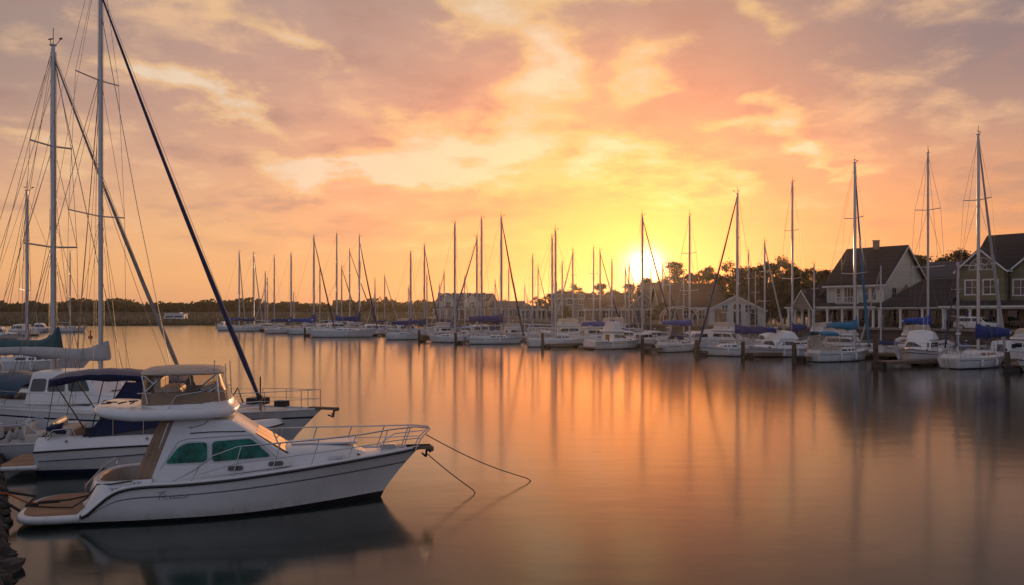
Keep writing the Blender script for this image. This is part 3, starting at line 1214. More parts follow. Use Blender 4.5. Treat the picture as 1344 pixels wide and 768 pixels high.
    mb.build('swim_platform', gel, root, angle=60)
    mb = MB()
    p = [(x, y, .239) for x, y, z in plat(1.04, 1.25, 0)]
    p[0] = (-.12, p[0][1], .239); p[-1] = (-.12, p[-1][1], .239)
    mb.prism(p, (0, 0, 1), .012)
    mb.build('teak_deck', M['teak'], root, smooth=False)
    # deckhouse
    prof = [(1.22, .72, 1.0), (4.16, 1.0, .86), (4.14, 1.19, .86), (3.30, 1.77, .80), (2.92, 2.03, .78), (2.4, 2.10, .80), (1.62, 2.10, .82), (1.52, 2.0, .83)]
    yw = lambda z, x: 1.0 - .16 * max(0, (z - .75)) / 1.3 - .04 * max(0, x - 3.2)
    prof = [(x, z, yw(z, x)) for x, z, w in prof]
    mb = MB()
    k = len(prof)
    for s in (1, -1):
        mb.add([(x, s * w, z) for x, z, w in prof], [tuple(range(k)) if s > 0 else tuple(range(k - 1, -1, -1))])
    for i in range(k):
        a, b = prof[i], prof[(i + 1) % k]
        mb.add([(a[0], -a[2], a[1]), (b[0], -b[2], b[1]), (b[0], b[2], b[1]), (a[0], a[2], a[1])], [(0, 1, 2, 3)])
    import bmesh
    dh = mb.build('deckhouse', gel, root)
    bm = bmesh.new(); bm.from_mesh(dh.data)
    bmesh.ops.remove_doubles(bm, verts=bm.verts, dist=.001)
    bmesh.ops.recalc_face_normals(bm, faces=bm.faces)
    bm.to_mesh(dh.data); bm.free()
    bv = dh.modifiers.new('bevel', 'BEVEL'); bv.width = .05; bv.segments = 3; bv.limit_method = 'ANGLE'; bv.angle_limit = R(25)

    def rpoly(P, r=.05, kk=4):
        out = []
        m_ = len(P)
        for i in range(m_):
            a, b, c = Vector(P[i - 1]), Vector(P[i]), Vector(P[(i + 1) % m_])
            u, v = (a - b), (c - b)
            d = min(r, u.length * .45, v.length * .45)
            p0, p2 = b + u.normalized() * d, b + v.normalized() * d
            for q in range(kk + 1):
                t = q / kk
                out.append((1 - t) ** 2 * p0 + 2 * t * (1 - t) * b + t * t * p2)
        return [(p.x, p.y) for p in out]

    def on_side(P, s, off):
        return [(x, s * (yw(z, x) + off), z) for x, z in P]

    def outset(P, d):
        cx = sum(p[0] for p in P) / len(P); cz = sum(p[1] for p in P) / len(P)
        out = []
        for x, z in P:
            v = Vector((x - cx, z - cz)); L_ = v.length
            v = v * ((L_ + d) / L_)
            out.append((cx + v.x, cz + v.y))
        return out
    for s in (-1, 1):
        for P in ([(1.56, 1.18), (2.40, 1.185), (2.40, 1.60), (2.0, 1.60), (1.82, 1.52)], [(2.50, 1.185), (3.72, 1.235), (3.30, 1.64), (2.50, 1.61)]):
            rp = rpoly(P, .09)
            mb = MB()
            mb.prism(on_side(outset(rp, .035), s, -.01), (0, s, 0), .022)
            fr = mb.build('window_frame', M['gel_grey'], dh, smooth=False)
            mb = MB()
            mb.prism(on_side(rp, s, .0), (0, s, 0), .020)
            mb.build('side_window', M['glass_green'], dh, smooth=False)
        for cx, cz in ((2.98, 1.02), (3.82, 1.075)):
            P = rrect(cx - .16, cx + .16, cz - .05, cz + .05, .05, .05, 4)
            mb = MB()
            mb.prism(on_side(P, s, -.005), (0, s, 0), .016)
            mb.build('porthole', M['glass'], dh, smooth=False)
        mb = MB()
        mb.tube(on_side([(2.05, 1.80), (2.5, 1.815), (3.18, 1.80)], s, .006), .011, 4)
        mb.build('styling_line', M['black'], dh)
        mb = MB()
        mb.tube(on_side([(1.45, 1.05), (1.80, 1.62), (1.98, 1.69), (2.3, 1.70)], s, .004), .012, 5)
        mb.tube(on_side([(2.3, 1.70), (3.30, 1.73), (3.86, 1.19)], s, .004), .012, 5)
        mb.build('moulding', M['gel_grey'], dh)
    mb = MB()
    mb.box((2.05, -.845, 1.92), (.10, .03, .05)); mb.tube([(2.05, -.86, 1.92), (2.3, -.86, 1.97), (2.42, -.85, 2.06)], .008, 4)
    mb.build('horn', M['steel'], dh)
    # windshield
    Q = [(4.15, -.82, 1.22), (4.15, .82, 1.22), (3.32, .76, 1.76), (3.32, -.76, 1.76)]
    M['windshield'] = mat('windshield_glass', (.05, .035, .02), .06, spec=1.0, coat=1.0)
    for u0, u1 in ((.03, .345), (.365, .635), (.655, .97)):
        panel('windshield', Q, rrect(u0, u1, .06, .92, .03, .06), M['windshield'], dh, off=.014, th=.03, outward=(1, 0, 1))
    # aft bulkhead with tan curtain
    mb = MB()
    mb.box((1.60, 0, 1.4), (.04, 1.60, 1.30))
    bh = mb.build('aft_bulkhead', M['glass'], dh)
    mb = MB()
    rings = []
    for j in range(9):
        t = j / 8
        x = lerp(.98, 1.46, t)
        z = lerp(.86, 2.09, t)
        ring = []
        for q in range(33):
            u = q / 32
            y = lerp(-.98, .86, u) * lerp(1, .86, t)
            ring.append((x + .035 * math.sin(u * 40 + 2 * t) * (1.2 - .6 * t) + .20 * (u > .0) * 0, y, z))
        rings.append(ring)
    # front panel of canvas leaning aft, closing the saloon, plus the return along the side
    mb.loft(rings, closed=False)
    rings = []
    for j in range(9):
        t = j / 8
        z = lerp(.84, 2.09, t)
        xa, xb = lerp(.98, 1.46, t), lerp(1.30, 1.74, t)
        rings.append([(lerp(xa, xb, q / 8), -lerp(.985, .845, t) - .02 * math.sin(q * 2.1 + t), z) for q in range(9)])
    mb.loft(rings, closed=False)
    cur = mb.build('cockpit_curtain', M['tan'], root, angle=80)
    sol = cur.modifiers.new('thickness', 'SOLIDIFY'); sol.thickness = .015
    # flybridge brow
    def brow(sx, sy, z, sh=0.0, k=48, zz=None):
        pts = []
        for i in range(k):
            a = 2 * math.pi * i / k
            ca, sa = math.cos(a), math.sin(a)
            x = 1.53 + sh + math.copysign(abs(ca) ** .42, ca) * 1.46 * sx
            y = math.copysign(abs(sa) ** .52, sa) * 1.14 * sy * (1 - .14 * max(0, (x - 2.0)) / 1.0)
            pts.append((x, y, z + (.10 * max(0, (.95 - x)) / .9 if zz is None else zz)))
        return pts
    mb = MB()
    mb.loft([brow(.80, .80, 2.095, .10), brow(.93, .97, 2.12, .03), brow(.99, 1.0, 2.17), brow(1.0, 1.0, 2.23), brow(.985, .985, 2.29), brow(.96, .955, 2.33), brow(.94, .93, 2.345), brow(.90, .88, 2.35)])
    br = mb.build('flybridge', gel, root, angle=60)
    # flybridge coaming
    def coam(sx, sy, z, x0=1.02, x1_=2.86):
        pts = []
        for i in range(40):
            a = 2 * math.pi * i / 40
            ca, sa = math.cos(a), math.sin(a)
            pts.append((lerp(x0, x1_, .5) + math.copysign(abs(ca) ** .45, ca) * (x1_ - x0) / 2 * sx, math.copysign(abs(sa) ** .5, sa) * .95 * sy * (1 if ca < 0 else 1 - .1 * ca), z))
        return pts
    mb = MB()
    mb.loft([coam(1.04, 1.06, 2.335), coam(1.0, 1.0, 2.39), coam(.985, .97, 2.46), coam(.95, .93, 2.465), coam(.93, .91, 2.36)])
    mb.build('flybridge_coaming', gel, root, angle=60)
    # tan canvas skirt, clear panels, roof
    mb = MB()
    mb.loft([coam(1.0, .985, 2.42, 1.0, 2.82), coam(.99, .975, 2.55, .99, 2.80), coam(.98, .965, 2.68, 1.0, 2.76)], cap0=False, cap1=False)
    sk = mb.build('canvas_skirt', M['tan'], root, angle=60)
    mb = MB()
    mb.loft([coam(.975, .96, 2.68, 1.0, 2.76), coam(.95, .92, 2.90, 1.0, 2.70), coam(.93, .88, 3.08, 1.02, 2.66)], cap0=False, cap1=False)
    mb.build('clear_panel', M['vinyl'], root, angle=60)
    mb = MB()
    mb.loft([coam(.985, .93, 3.045, 1.0, 2.70), coam(1.0, .95, 3.07, .98, 2.72), coam(.985, .93, 3.12, .99, 2.70), coam(.9, .82, 3.165, 1.0, 2.68), coam(.6, .5, 3.20, 1.1, 2.6)])
    roof = mb.build('enclosure_roof', M['beige'], root, angle=60)
    mb = MB()
    for s in (1, -1):
        for (xa, za, xb, zb_) in ((1.2, 2.45, 1.08, 3.05), (2.64, 2.45, 2.58, 3.05), (1.85, 2.45, 1.10, 3.05), (1.85, 2.45, 2.55, 3.05), (1.85, 2.62, 1.80, 3.05), (1.15, 2.7, 1.5, 3.05), (2.1, 2.45, 2.62, 2.8)):
            mb.tube([(xa, s * .87, za), (lerp(xa, xb, .5), s * .85, lerp(za, zb_, .5)), (xb, s * .80, zb_)], .016, 6)
        mb.tube([(1.0, s * .86, 2.68), (2.74, s * .78, 2.68)], .010, 5)
    for x in (1.10, 1.80, 2.55):
        mb.tube([(x, -.80, 3.04), (x, 0, 3.10), (x, .80, 3.04)], .014, 6)
    mb.build('enclosure_frame', M['steel'], root)
    mb = MB()
    mb.box((1.55, -.1, 2.60), (.5, 1.2, .35)); mb.box((1.36, -.1, 2.84), (.14, 1.2, .36))
    mb.build('helm_seat', M['cream'], root, bevel=.07, seg=3)
    mb = MB()
    mb.box((2.42, .1, 2.60), (.35, 1.2, .40), ry=R(-18))
    mb.build('helm_console', gel, root, bevel=.05)
    mb = MB()
    mb.tube([(2.50, -.75, 2.36), (2.53, -.75, 3.30), (2.53, -.75, 3.35)], [.012, .008, .018], 5)
    mb.build('antenna', M['steel'], root)
    for y_ in (-.6, .6):
        mb = MB()
        mb.tube([(2.78, y_, 2.36), (2.74, y_, 3.27)], .013, 5)
        mb.build('antenna', M['steel'], root)
    mb = MB()
    mb.tube([(1.62, -1.02, 2.34), (1.80, -1.02, 2.62), (2.3, -.98, 2.70)], .012, 5)
    mb.build('grab_rail', M['steel'], root)
    # deck clutter on the after end of the flybridge
    mb = MB()
    r_ = random.Random(4)
    for i in range(7):
        x, y = r_.uniform(.3, .95), r_.uniform(-.85, .85)
        mb = MB()
        mb.tube([(x, y, 2.47), (x + r_.uniform(-.15, .15), y + r_.uniform(-.2, .2), 2.48), (x + r_.uniform(-.2, .2), y + r_.uniform(-.3, .3), 2.47)], .014, 5)
        mb.build('coiled_line', M['rope_dark'], br)
    # trunk cabin on the foredeck
    st = [(4.02, 4.02, .84, .76, .95, 1.31), (4.9, 4.85, .72, .60, .98, 1.31), (5.55, 5.45, .56, .44, 1.03, 1.27), (6.02, 5.62, .32, .26, 1.04, 1.20)]
    tk = house('trunk_cabin', st, gel, root, crown=.05, bevel=.04)
    mb = MB()
    mb.box((5.15, 0, 1.365), (.95, .62, .045))
    mb.box((4.45, .0, 1.375), (.62, .5, .04))
    mb.build('deck_hatch', M['gel_grey'], tk, bevel=.015)
    for s in (1, -1):
        panel('vent', side_quad(st[1], st[2], s), rrect(.10, .72, .22, .48, .05, .06), M['gel_grey'], tk, outward=(0, s, 0))
        panel('porthole', side_quad(st[2], st[3], s), rrect(.28, .42, .2, .5, .05, .1), M['glass'], tk, outward=(0, s, 0))
    # bow rail
    for s, nm in ((-1, 'bow_rail'), (1, 'bow_rail')):
        mb = MB()
        by = lambda x: max(.16, cub(SB, x) - .09)
        top = [(1.75, .86), (2.15, 1.06), (2.55, 1.36), (3.05, 1.53), (3.9, 1.56), (4.8, 1.575), (5.7, 1.60), (6.4, 1.64), (7.0, 1.66), (7.34, 1.62)]
        tp = [(x, s * (by(min(x, 6.9)) if x < 6.9 else lerp(.16, .13, (x - 6.9))), z) for x, z in top]
        mb.tube(tp, .017, 7)
        md = [(2.25, .98), (3.05, 1.18), (3.9, 1.24), (4.8, 1.29), (5.7, 1.33), (6.5, 1.37), (7.12, 1.39)]
        mb.tube([(x, s * by(min(x, 6.9)), z) for x, z in md], .012, 6)
        for x, z in ((2.28, 1.16), (3.12, 1.53), (3.92, 1.56), (4.74, 1.575), (5.56, 1.595), (6.32, 1.635), (6.88, 1.655)):
            xf = x - .18
            mb.tube([(xf, s * by(xf), cub(SZ, xf) + .02), (x, s * by(min(x, 6.9)), z)], .014, 6)
        mb.build(nm, M['steel'], root)
    mb = MB()
    mb.tube([(7.34, -.13, 1.62), (7.40, 0, 1.61), (7.34, .13, 1.62)], .017, 6)
    mb.tube([(7.36, -.12, 1.60), (7.14, -.16, 1.38), (7.0, -.17, 1.10)], .015, 6)
    mb.tube([(7.36, .12, 1.60), (7.14, .16, 1.38), (7.0, .17, 1.10)], .015, 6)
    mb.tube([(6.2, -.35, 1.36), (6.5, -.2, 1.52), (7.2, -.1, 1.56)], .012, 6)
    mb.build('pulpit_hoop', M['steel'], root)
    mb = MB()
    mb.box((7.12, 0, 1.14), (.62, .26, .07)); mb.box((7.40, 0, 1.11), (.10, .30, .12))
    bs_ = mb.build('bow_platform', M['wood'], root, bevel=.02)
    mb = MB()
    mb.tube([(6.8, 0, 1.2), (7.38, 0, 1.19)], .025, 6)
    mb.tube([(7.30, 0, 1.08), (7.28, 0, .92)], .03, 6)
    mb.tube([(7.20, -.10, .98), (7.28, 0, .91), (7.20, .10, .98)], .022, 6)
    mb.tube([(7.36, -.15, 1.06), (7.36, .15, 1.06)], .035, 8)
    mb.build('anchor', M['black'], bs_)
    mb = MB()
    mb.box((6.35, 0, 1.19), (.34, .22, .14)); mb.tube([(6.38, -.16, 1.22), (6.38, .16, 1.22)], .055, 10)
    mb.tube([(6.1, .1, 1.17), (6.6, .05, 1.18), (6.9, 0, 1.19)], .016, 5)
    for i in range(16):
        a = i * .9
        mb.tube([(6.62 + .12 * math.cos(a), -.08 + .12 * math.sin(a), 1.16 + .004 * i), (6.62 + .12 * math.cos(a + .9), -.08 + .12 * math.sin(a + .9), 1.164 + .004 * i)], .012, 4)
    mb.build('windlass', M['steel'], root, bevel=.02)
    # cleats, stern rail
    for x in (.62, 1.05, 5.2):
        for s in (1, -1):
            mb = MB()
            y, z = s * (cub(SB, x) - .09), cub(SZ, x) + .05
            mb.tube([(x - .11, y, z + .05), (x + .11, y, z + .05)], .016, 6); mb.tube([(x - .04, y, z - .02), (x - .04, y, z + .05)], .014, 5); mb.tube([(x + .04, y, z - .02), (x + .04, y, z + .05)], .014, 5)
            mb.build('cleat', M['steel'], root)
    mb = MB()
    mb.tube([(-.45, 1.04, .22), (-.42, 1.04, .42), (-.05, 1.04, .84), (.20, 1.06, 1.02), (.26, 1.06, .97), (.22, 1.05, .88)], .022, 7)
    mb.tube([(-.35, 1.0, .24), (-.30, 1.0, .40), (.02, 1.02, .76)], .016, 6)
    mb.build('stern_grab_rail', M['steel'], root)
    mb = MB()
    mb.tube([(-1.3, .1, .262), (-.95, .2, .275), (-.6, .3, .268), (-.25, .62, .28), (-.1, .85, .40), (.05, .98, .62)], .016, 5)
    mb.tube([(-1.28, -.1, .27), (-.8, -.35, .268), (-.3, -.6, .29), (.0, -.75, .50), (.25, -.95, .82), (.55, -1.12, .84), (.95, -1.13, .89)], .016, 5)
    mb.tube([(.1, -.78, .40), (.2, -.9, .6), (.45, -1.05, .83)], .012, 5)
    mb.tube([(-1.15, .12, .27), (-.75, .16, .28)], .035, 6)
    mb.build('mooring_line', M['rope_dark'], root)


hero()


# ------------------------------------------------------------------ express cruiser with navy canvas behind the hero
def express():
    psi = R(15)
    n = Vector((-math.sin(psi), math.cos(psi), 0))
    d = Vector((math.cos(psi), math.sin(psi), 0))
    L, B = 6.4, 2.4
    loc = Vector((-12.75, 21.3, 0)) + n * 1.1 + d * (L / 2)
    root = empty('express_cruiser', loc, psi, 'white express cruiser under a navy canvas top, moored behind the flybridge cruiser', 'motor cruiser')
    sh = hull_shape(L, B, .66, .74, 1.05, tb=.92, rake=.10, stern=0.0, wlb=.86, full=2.6)
    xs, bs, zs, xw, bw = sh
    build_hull(sh, root, [M['gel'], M['antifoul'], M['navyline'], M['gel']], boot=.15)
    rubrail(sh, root, M['black'], .03)
    # moulded topside above the rub rail, leaning in
    mb = MB()
    ra, rb_, rc = [], [], []
    for i in range(31):
        t = i / 30
        x = xs(t)
        ra.append((x, bs(t) - .01, zs(t) + .01)); rb_.append((x + .03 - .1 * t, bs(t) * .93 - .05, zs(t) + .30 * (1 - .45 * t))); rc.append((x + .05 - .12 * t, max(.0, bs(t) * .82 - .12), zs(t) + .36 * (1 - .45 * t)))
    for s in (1, -1):
        mb.loft([[(x, s * y, z) for x, y, z in r] for r in (ra, rb_, rc)], closed=False)
    mb.loft([[(ra[0][0], -ra[0][1], ra[0][2]), (ra[0][0], ra[0][1], ra[0][2])], [(rb_[0][0], -rb_[0][1], rb_[0][2]), (rb_[0][0], rb_[0][1], rb_[0][2])], [(rc[0][0], -rc[0][1], rc[0][2]), (rc[0][0], rc[0][1], rc[0][2])]], closed=False)
    mb.build('topside', M['gel'], root, angle=60)
    mb = MB()
    rings = []
    for i in range(31):
        t = lerp(.45, 1, i / 30)
        y = max(.0, bs(t) * .82 - .12)
        z = zs(t) + .36 * (1 - .45 * t)
        rings.append([(xs(t) + .05 - .12 * t, y * k, z + .12 * (1 - k * k) * min(1, y)) for k in (-1, -.5, 0, .5, 1)])
    mb.loft(rings, closed=False)
    mb.build('foredeck', M['gel'], root)
    mb = MB()
    mb.box((-.9, 0, .80), (3.8, B * .72, .04))
    mb.build('cockpit_sole', M['teak'], root)
    mb = MB()
    mb.tube([(xs(.02), -bs(.02) - .012, .42), (xs(.3), -bs(.3) - .02, .48), (xs(.62), -bs(.62) + .03, .55)], .014, 5)
    mb.build('hull_stripe', M['navyline'], root)
    # seats
    mb = MB()
    mb.box((-2.6, 0, 1.0), (.5, 1.6, .4)); mb.box((-2.88, 0, 1.22), (.14, 1.6, .4))
    mb.box((-1.0, -.45, 1.05), (1.2, .55, .45)); mb.box((-.5, -.45, 1.38), (.16, .55, .42)); mb.box((-.9, .55, 1.1), (.6, .5, .5)); mb.box((-1.15, .55, 1.42), (.14, .5, .45))
    mb.build('seat', M['cream'], root, bevel=.07, seg=3)
    # windscreen
    mb = MB()
    za, zb_ = 1.02, 1.5
    for s in (1, -1):
        mb.prism([(-1.9, s * .98, za - .04), (.75, s * .86, za), (.15, s * .74, zb_), (-1.55, s * .9, za + .12)], (0, s, 0), .02)
    mb.prism([(.75, -.86, za), (.75, .86, za), (.15, .74, zb_), (.15, -.74, zb_)], (.6, 0, .8), .02)
    M['smoke'] = mat('smoked_screen', (.10, .09, .085), .1, spec=.7, alpha=.55)
    ws = mb.build('windscreen', M['smoke'], root, smooth=False)
    mb = MB()
    for s in (1, -1):
        mb.tube([(-1.9, s * .99, za - .03), (-1.55, s * .91, za + .13), (.15, s * .75, zb_ + .01), (.75, s * .87, za)], .02, 6)
    mb.tube([(.15, -.75, zb_ + .01), (.15, .75, zb_ + .01)], .02, 6)
    mb.build('screen_frame', M['steel'], ws)
    # navy canvas: top, rear side curtains with clear panels
    zt = 2.56
    x0, x1 = -2.85, .55
    mb = MB()
    rings = []
    for i in range(15):
        t = i / 14
        x = lerp(x0, x1, t)
        zz = zt + .15 * math.sin(math.pi * min(1, t * 1.1) ** .8) - .10 * t ** 3
        wd = 1.04 - .08 * t
        top = [(x, wd * y, zz + .10 * (1 - y * y) + .012 * math.sin(i * 2.7 + y * 3)) for y in (-1, -.8, -.5, 0, .5, .8, 1)]
        rings.append([(x, -wd, zz - .17 - .03 * math.sin(i * 1.3))] + top + [(x, wd, zz - .17)])
    mb.loft(rings, closed=False)
    cv = mb.build('canvas_top', M['navy'], root, angle=60)
    so = cv.modifiers.new('thickness', 'SOLIDIFY'); so.thickness = .02
    for s in (1, -1):
        mb = MB()
        y = s * .985
        # one dark sheet: down from the top, forward over the screen and aft to the coaming
        mb.prism([(-.95, y, zt - .08), (.50, y * .95, zt - .12), (.98, y * .88, 1.50), (.9, y * .9, 1.36), (-1.55, y, 1.04), (-2.05, y * 1.01, 1.02), (-1.75, y, 1.30)], (0, s, 0), .018)
        mb.build('side_curtain', M['navy'], cv, smooth=False)
    mb = MB()
    mb.prism([(-.2, -.90, zt - .1), (-.2, .90, zt - .1), (.85, .80, 1.45), (.85, -.80, 1.45)], (.7, 0, .7), .01)
    for s in (1, -1):
        mb.prism([(-.28, s * 1.006, zt - .14), (.32, s * .985, zt - .17), (.74, s * .945, 1.66), (.30, s * .97, 1.60), (-.55, s * 1.006, 2.02)], (0, s, 0), .006)
    mb.build('clear_panel', M['vinyl'], cv, smooth=False)
    for s in (1, -1):
        mb = MB()
        y = s * 1.0
        mb.tube([(-1.85, y, 1.0), (-2.72, y, zt - .05)], .018, 6)
        mb.tube([(-1.85, y, 1.0), (-.9, y, zt)], .018, 6)
        mb.tube([(-1.85, y, 1.0), (-1.5, y, zt + .05)], .014, 6)
        mb.tube([(-2.72, y, zt - .1), (-2.95, y * .9, 1.1)], .010, 5)
        mb.build('canvas_frame', M['black'], cv)
    # rails, stern gear
    mb = MB()
    for s in (1, -1):
        pts = [(xs(t), s * (bs(t) * .9 - .06), zs(t) + .34 + .42) for t in (.30, .42, .54, .66, .78, .9)]
        mb.tube(pts, .014, 5)
        for p in pts:
            mb.tube([p, (p[0], p[1], p[2] - .46)], .012, 5)
    mb.build('deck_rail', M['steel'], root)
    mb = MB()
    mb.tube([(-2.95, -.98, 1.02), (-2.75, -1.02, 1.22), (-2.3, -1.02, 1.26), (-2.2, -1.02, 1.02)], .02, 6)
    mb.tube([(-3.2, -.9, .3), (-3.05, -.95, .8), (-2.8, -1.0, 1.08)], .02, 6)
    mb.build('stern_grab_rail', M['steel'], root)
    mb = MB()
    mb.box((-3.62, 0, .24), (1.0, 2.1, .12))
    sp = mb.build('swim_platform', M['gel'], root, bevel=.05, seg=3)
    mb = MB()
    mb.box((-3.64, 0, .308), (.86, 1.9, .012))
    mb.build('teak_deck', M['teak'], sp)
    for i, x in enumerate((-2.4, -.4, 1.1)):
        mb = MB()
        mb.tube([(x, -1.10, .93), (x, -1.13, .93)], .035, 8)
        mb.build('deck_fitting', M['steel'], root)
    mb = MB()
    for i in range(5):
        a = i * 1.3
        mb.tube([(-2.85 + .12 * math.cos(a), -.75 + .16 * math.sin(a), 1.12 + .04 * i), (-2.75 + .1 * math.cos(a + 1), -.7 + .18 * math.sin(a + 1), 1.20 + .03 * i), (-2.6 + .12 * math.sin(a), -.8, 1.12)], [.06, .12, .05], 7)
    tw = mb.build('bundled_canvas', M['navy'], root, angle=70)
    return root


express()


def line_px(px, A, d):
    """where the vertical plane under a view column meets the line A + s d (plan)"""
    k = (px - 672) / FPX
    s = (k * A.y - A.x) / (d.x - k * d.y)
    return A + d * s


# ------------------------------------------------------------------ near sailboats
def near_sail():
    # A: big cruising yacht whose bow shows beyond the flybridge cruiser
    psi = R(-16)
    d = Vector((math.cos(psi), math.sin(psi), 0))
    L = 14.4
    bow_wl = Vector((-7.2, 26.4, 0))
    tip = bow_wl + d * 1.05
    loc = tip - d * (L / 2)
    m_ = line_px(132, loc, d)
    xm = (m_ - loc).dot(d)
    a = sailboat('white cruising yacht with navy furled jib, its bow showing past the flybridge cruiser', loc, psi, L, xm, 17.5,
                 B=3.6, free=(1.12, 1.05, 1.26), rake=.085, roof=(-.20, .22, .55), jib='navy', jib_x=L / 2 - 2.35, bow_x=L / 2 - 2.3, frac=.885,
                 cover='sail', boom=5.6, boom_h=1.45, cover_h=.36, peak=.75, k=1.0, stripe='navyline', hood=None, fenders=(.3, .5), half=1.5, name='sailing_yacht')
    mb = MB()
    for (z0, x1_, y1, z1, r) in ((13.0, -L * .30, 1.5, 1.2, .020), (13.0, -L * .30, -1.5, 1.2, .012), (17.3, -L * .44, .9, 1.2, .009), (15.2, xm + 3.2, 0, 1.5, .012), (9.0, xm + 2.6, .9, 1.3, .009), (9.0, xm + 2.2, -1.3, 1.2, .009), (17.0, xm + .5, -.9, 1.3, .008), (12.4, xm - .6, -.2, 2.6, .008)):
        mb.tube([(xm, 0, z0), (lerp(xm, x1_, .5) - .02, y1 * .5, lerp(z0, z1, .52)), (x1_, y1, z1)], r, 5)
    mb.build('running_rigging', M['wire'], a)
    # hard windscreen shelter ahead of the cockpit
    x0 = -.20 * L
    st = [(x0 - 1.0, x0 - .8, 1.15, .95, 1.15, 2.30), (x0 + .9, x0 + .7, 1.15, .95, 1.2, 2.34), (x0 + 2.2, x0 + 1.5, 1.0, .85, 1.3, 2.28)]
    dg = house('pilothouse', st, M['gel'], a, bevel=.05)
    for s in (1, -1):
        panel('window', side_quad(st[0], st[1], s), rrect(.08, .46, .45, .88, .04, .08), M['glass'], dg, outward=(0, s, 0))
        panel('window', side_quad(st[0], st[1], s), rrect(.52, .95, .45, .88, .04, .08), M['glass'], dg, outward=(0, s, 0))
        panel('window', side_quad(st[1], st[2], s), rrect(.06, .80, .45, .86, .06, .08), M['glass'], dg, outward=(0, s, 0))
    mb = MB()
    rings = []
    for i in range(13):
        t = i / 12
        x = lerp(-L * .52, x0 - 1.1, t)
        h = 1.78 + .42 * math.sin(math.pi * (.15 + .7 * t)) + .03 * math.sin(i * 2)
        rings.append([(x, 1.32 * math.cos(q), 1.5 + (h - 1.5) * max(0, math.sin(q)) ** .6) for q in [math.pi * j / 10 for j in range(11)]])
    mb.loft(rings, closed=False)
    cc = mb.build('cockpit_cover', M['turq'] if 0 else M['blue'], a, angle=70)
    M['deepteal'] = mat('deep_teal_canvas', (.010, .055, .105), .8, var=.25, vscale=2.5, bump=.25, bscale=14, sheen=.2)
    cc.data.materials[0] = M['deepteal']
    mb = MB()
    mb.box((L / 2 + .05, 0, 1.27), (1.0, .22, .07)); mb.tube([(L / 2 + .5, -.14, 1.24), (L / 2 + .5, .14, 1.24)], .05, 8)
    mb.tube([(L / 2 + .42, 0, 1.2), (L / 2 + .40, 0, 1.02)], .035, 6); mb.tube([(L / 2 + .28, -.14, 1.08), (L / 2 + .40, 0, 1.0), (L / 2 + .28, .14, 1.08)], .03, 6)
    mb.build('bowsprit', M['wood'], a)
    mb = MB()
    mb.box((L / 2 - 1.5, 0, 1.38), (.4, .3, .2)); mb.box((L / 2 - 2.6, .3, 1.4), (.6, .5, .22)); mb.tube([(L / 2 - 3.2, -.5, 1.35), (L / 2 - 2.9, -.4, 1.9), (L / 2 - 2.7, -.4, 1.4)], .03, 6)
    mb.tube([(L / 2 - 1.95, -.55, 1.2), (L / 2 - 1.95, -.55, 2.3)], .025, 6)
    mb.build('deck_gear', M['black'], a, bevel=.03)
    # B: yacht behind with teal sail cover
    loc_m = Vector(((70 - 672) / FPX * 34.5, 34.5, 0))
    bow = Vector(((241 - 672) / FPX * 32.0, 32.0, 0))
    d2 = (bow - loc_m).normalized()
    psi2 = math.atan2(d2.y, d2.x)
    L2 = 12.6
    loc2 = bow + d2 * .25 - d2 * (L2 / 2)
    b = sailboat('white yacht with teal sail cover and pale grey furled jib behind the navy jib yacht', loc2, psi2, L2, (loc_m - loc2).dot(d2), 15.9,
                 B=3.5, free=(1.1, 1.05, 1.35), jib='jibgrey', jib_r=.052, cover='teal', boom=5.2, boom_h=1.35, cover_h=.62, peak=.9, k=1.55, mast_mat='alu', roof=(-.16, .22, .62), fenders=(.4,), half=1.5, name='sailing_yacht', stripe='navyline')
    mb = MB()
    xm2 = (loc_m - loc2).dot(d2)
    mb.tube([(xm2 - .16, .12, 1.8), (xm2 - .16, .12, 8.9)], [.10, .07], 7)
    mb.build('furled_staysail', M['navy'], b)
    mb = MB()
    for (z0, x1_, y1, z1, r) in ((15.8, -L2 * .49, 1.2, 1.1, .011), (15.8, -L2 * .49, -1.2, 1.1, .011), (14.2, -L2 * .42, -1.5, 1.1, .010), (15.0, -L2 * .46, .4, 1.1, .009), (11.6, -L2 * .30, -1.6, 1.1, .010), (9.4, -L2 * .22, 1.6, 1.1, .009), (15.4, xm2 + 3.9, .2, 1.4, .016), (10.2, xm2 + 2.4, -.8, 1.2, .010), (8.6, xm2 + 1.4, 1.4, 1.2, .009)):
        mb.tube([(xm2, 0, z0), (lerp(xm2, x1_, .5), y1 * .5, lerp(z0, z1, .52)), (x1_, y1, z1)], r, 5)
    mb.build('running_rigging', M['wire'], b)
    # C: small sloop further left
    p = at(37, 437)
    dpt = 60.0
    sailboat('small white sloop with a navy sail cover, thin mast nearest the left edge', (-36.0, dpt, 0), R(12), 8.6, -.35, 13.5, cover='navy', boom=2.6, boom_h=.9, cover_h=.4, k=1.3, B=2.9)


near_sail()


# ------------------------------------------------------------------ stone quay, pier, bollard, lines
M['rock'] = mat('quay_rock', (.065, .055, .047), .9, var=.55, vscale=1.6, bump=.9, bscale=5)
M['quaytop'] = mat('quay_top', (.065, .056, .048), .9, var=.4, vscale=1.2, bump=.6, bscale=9)


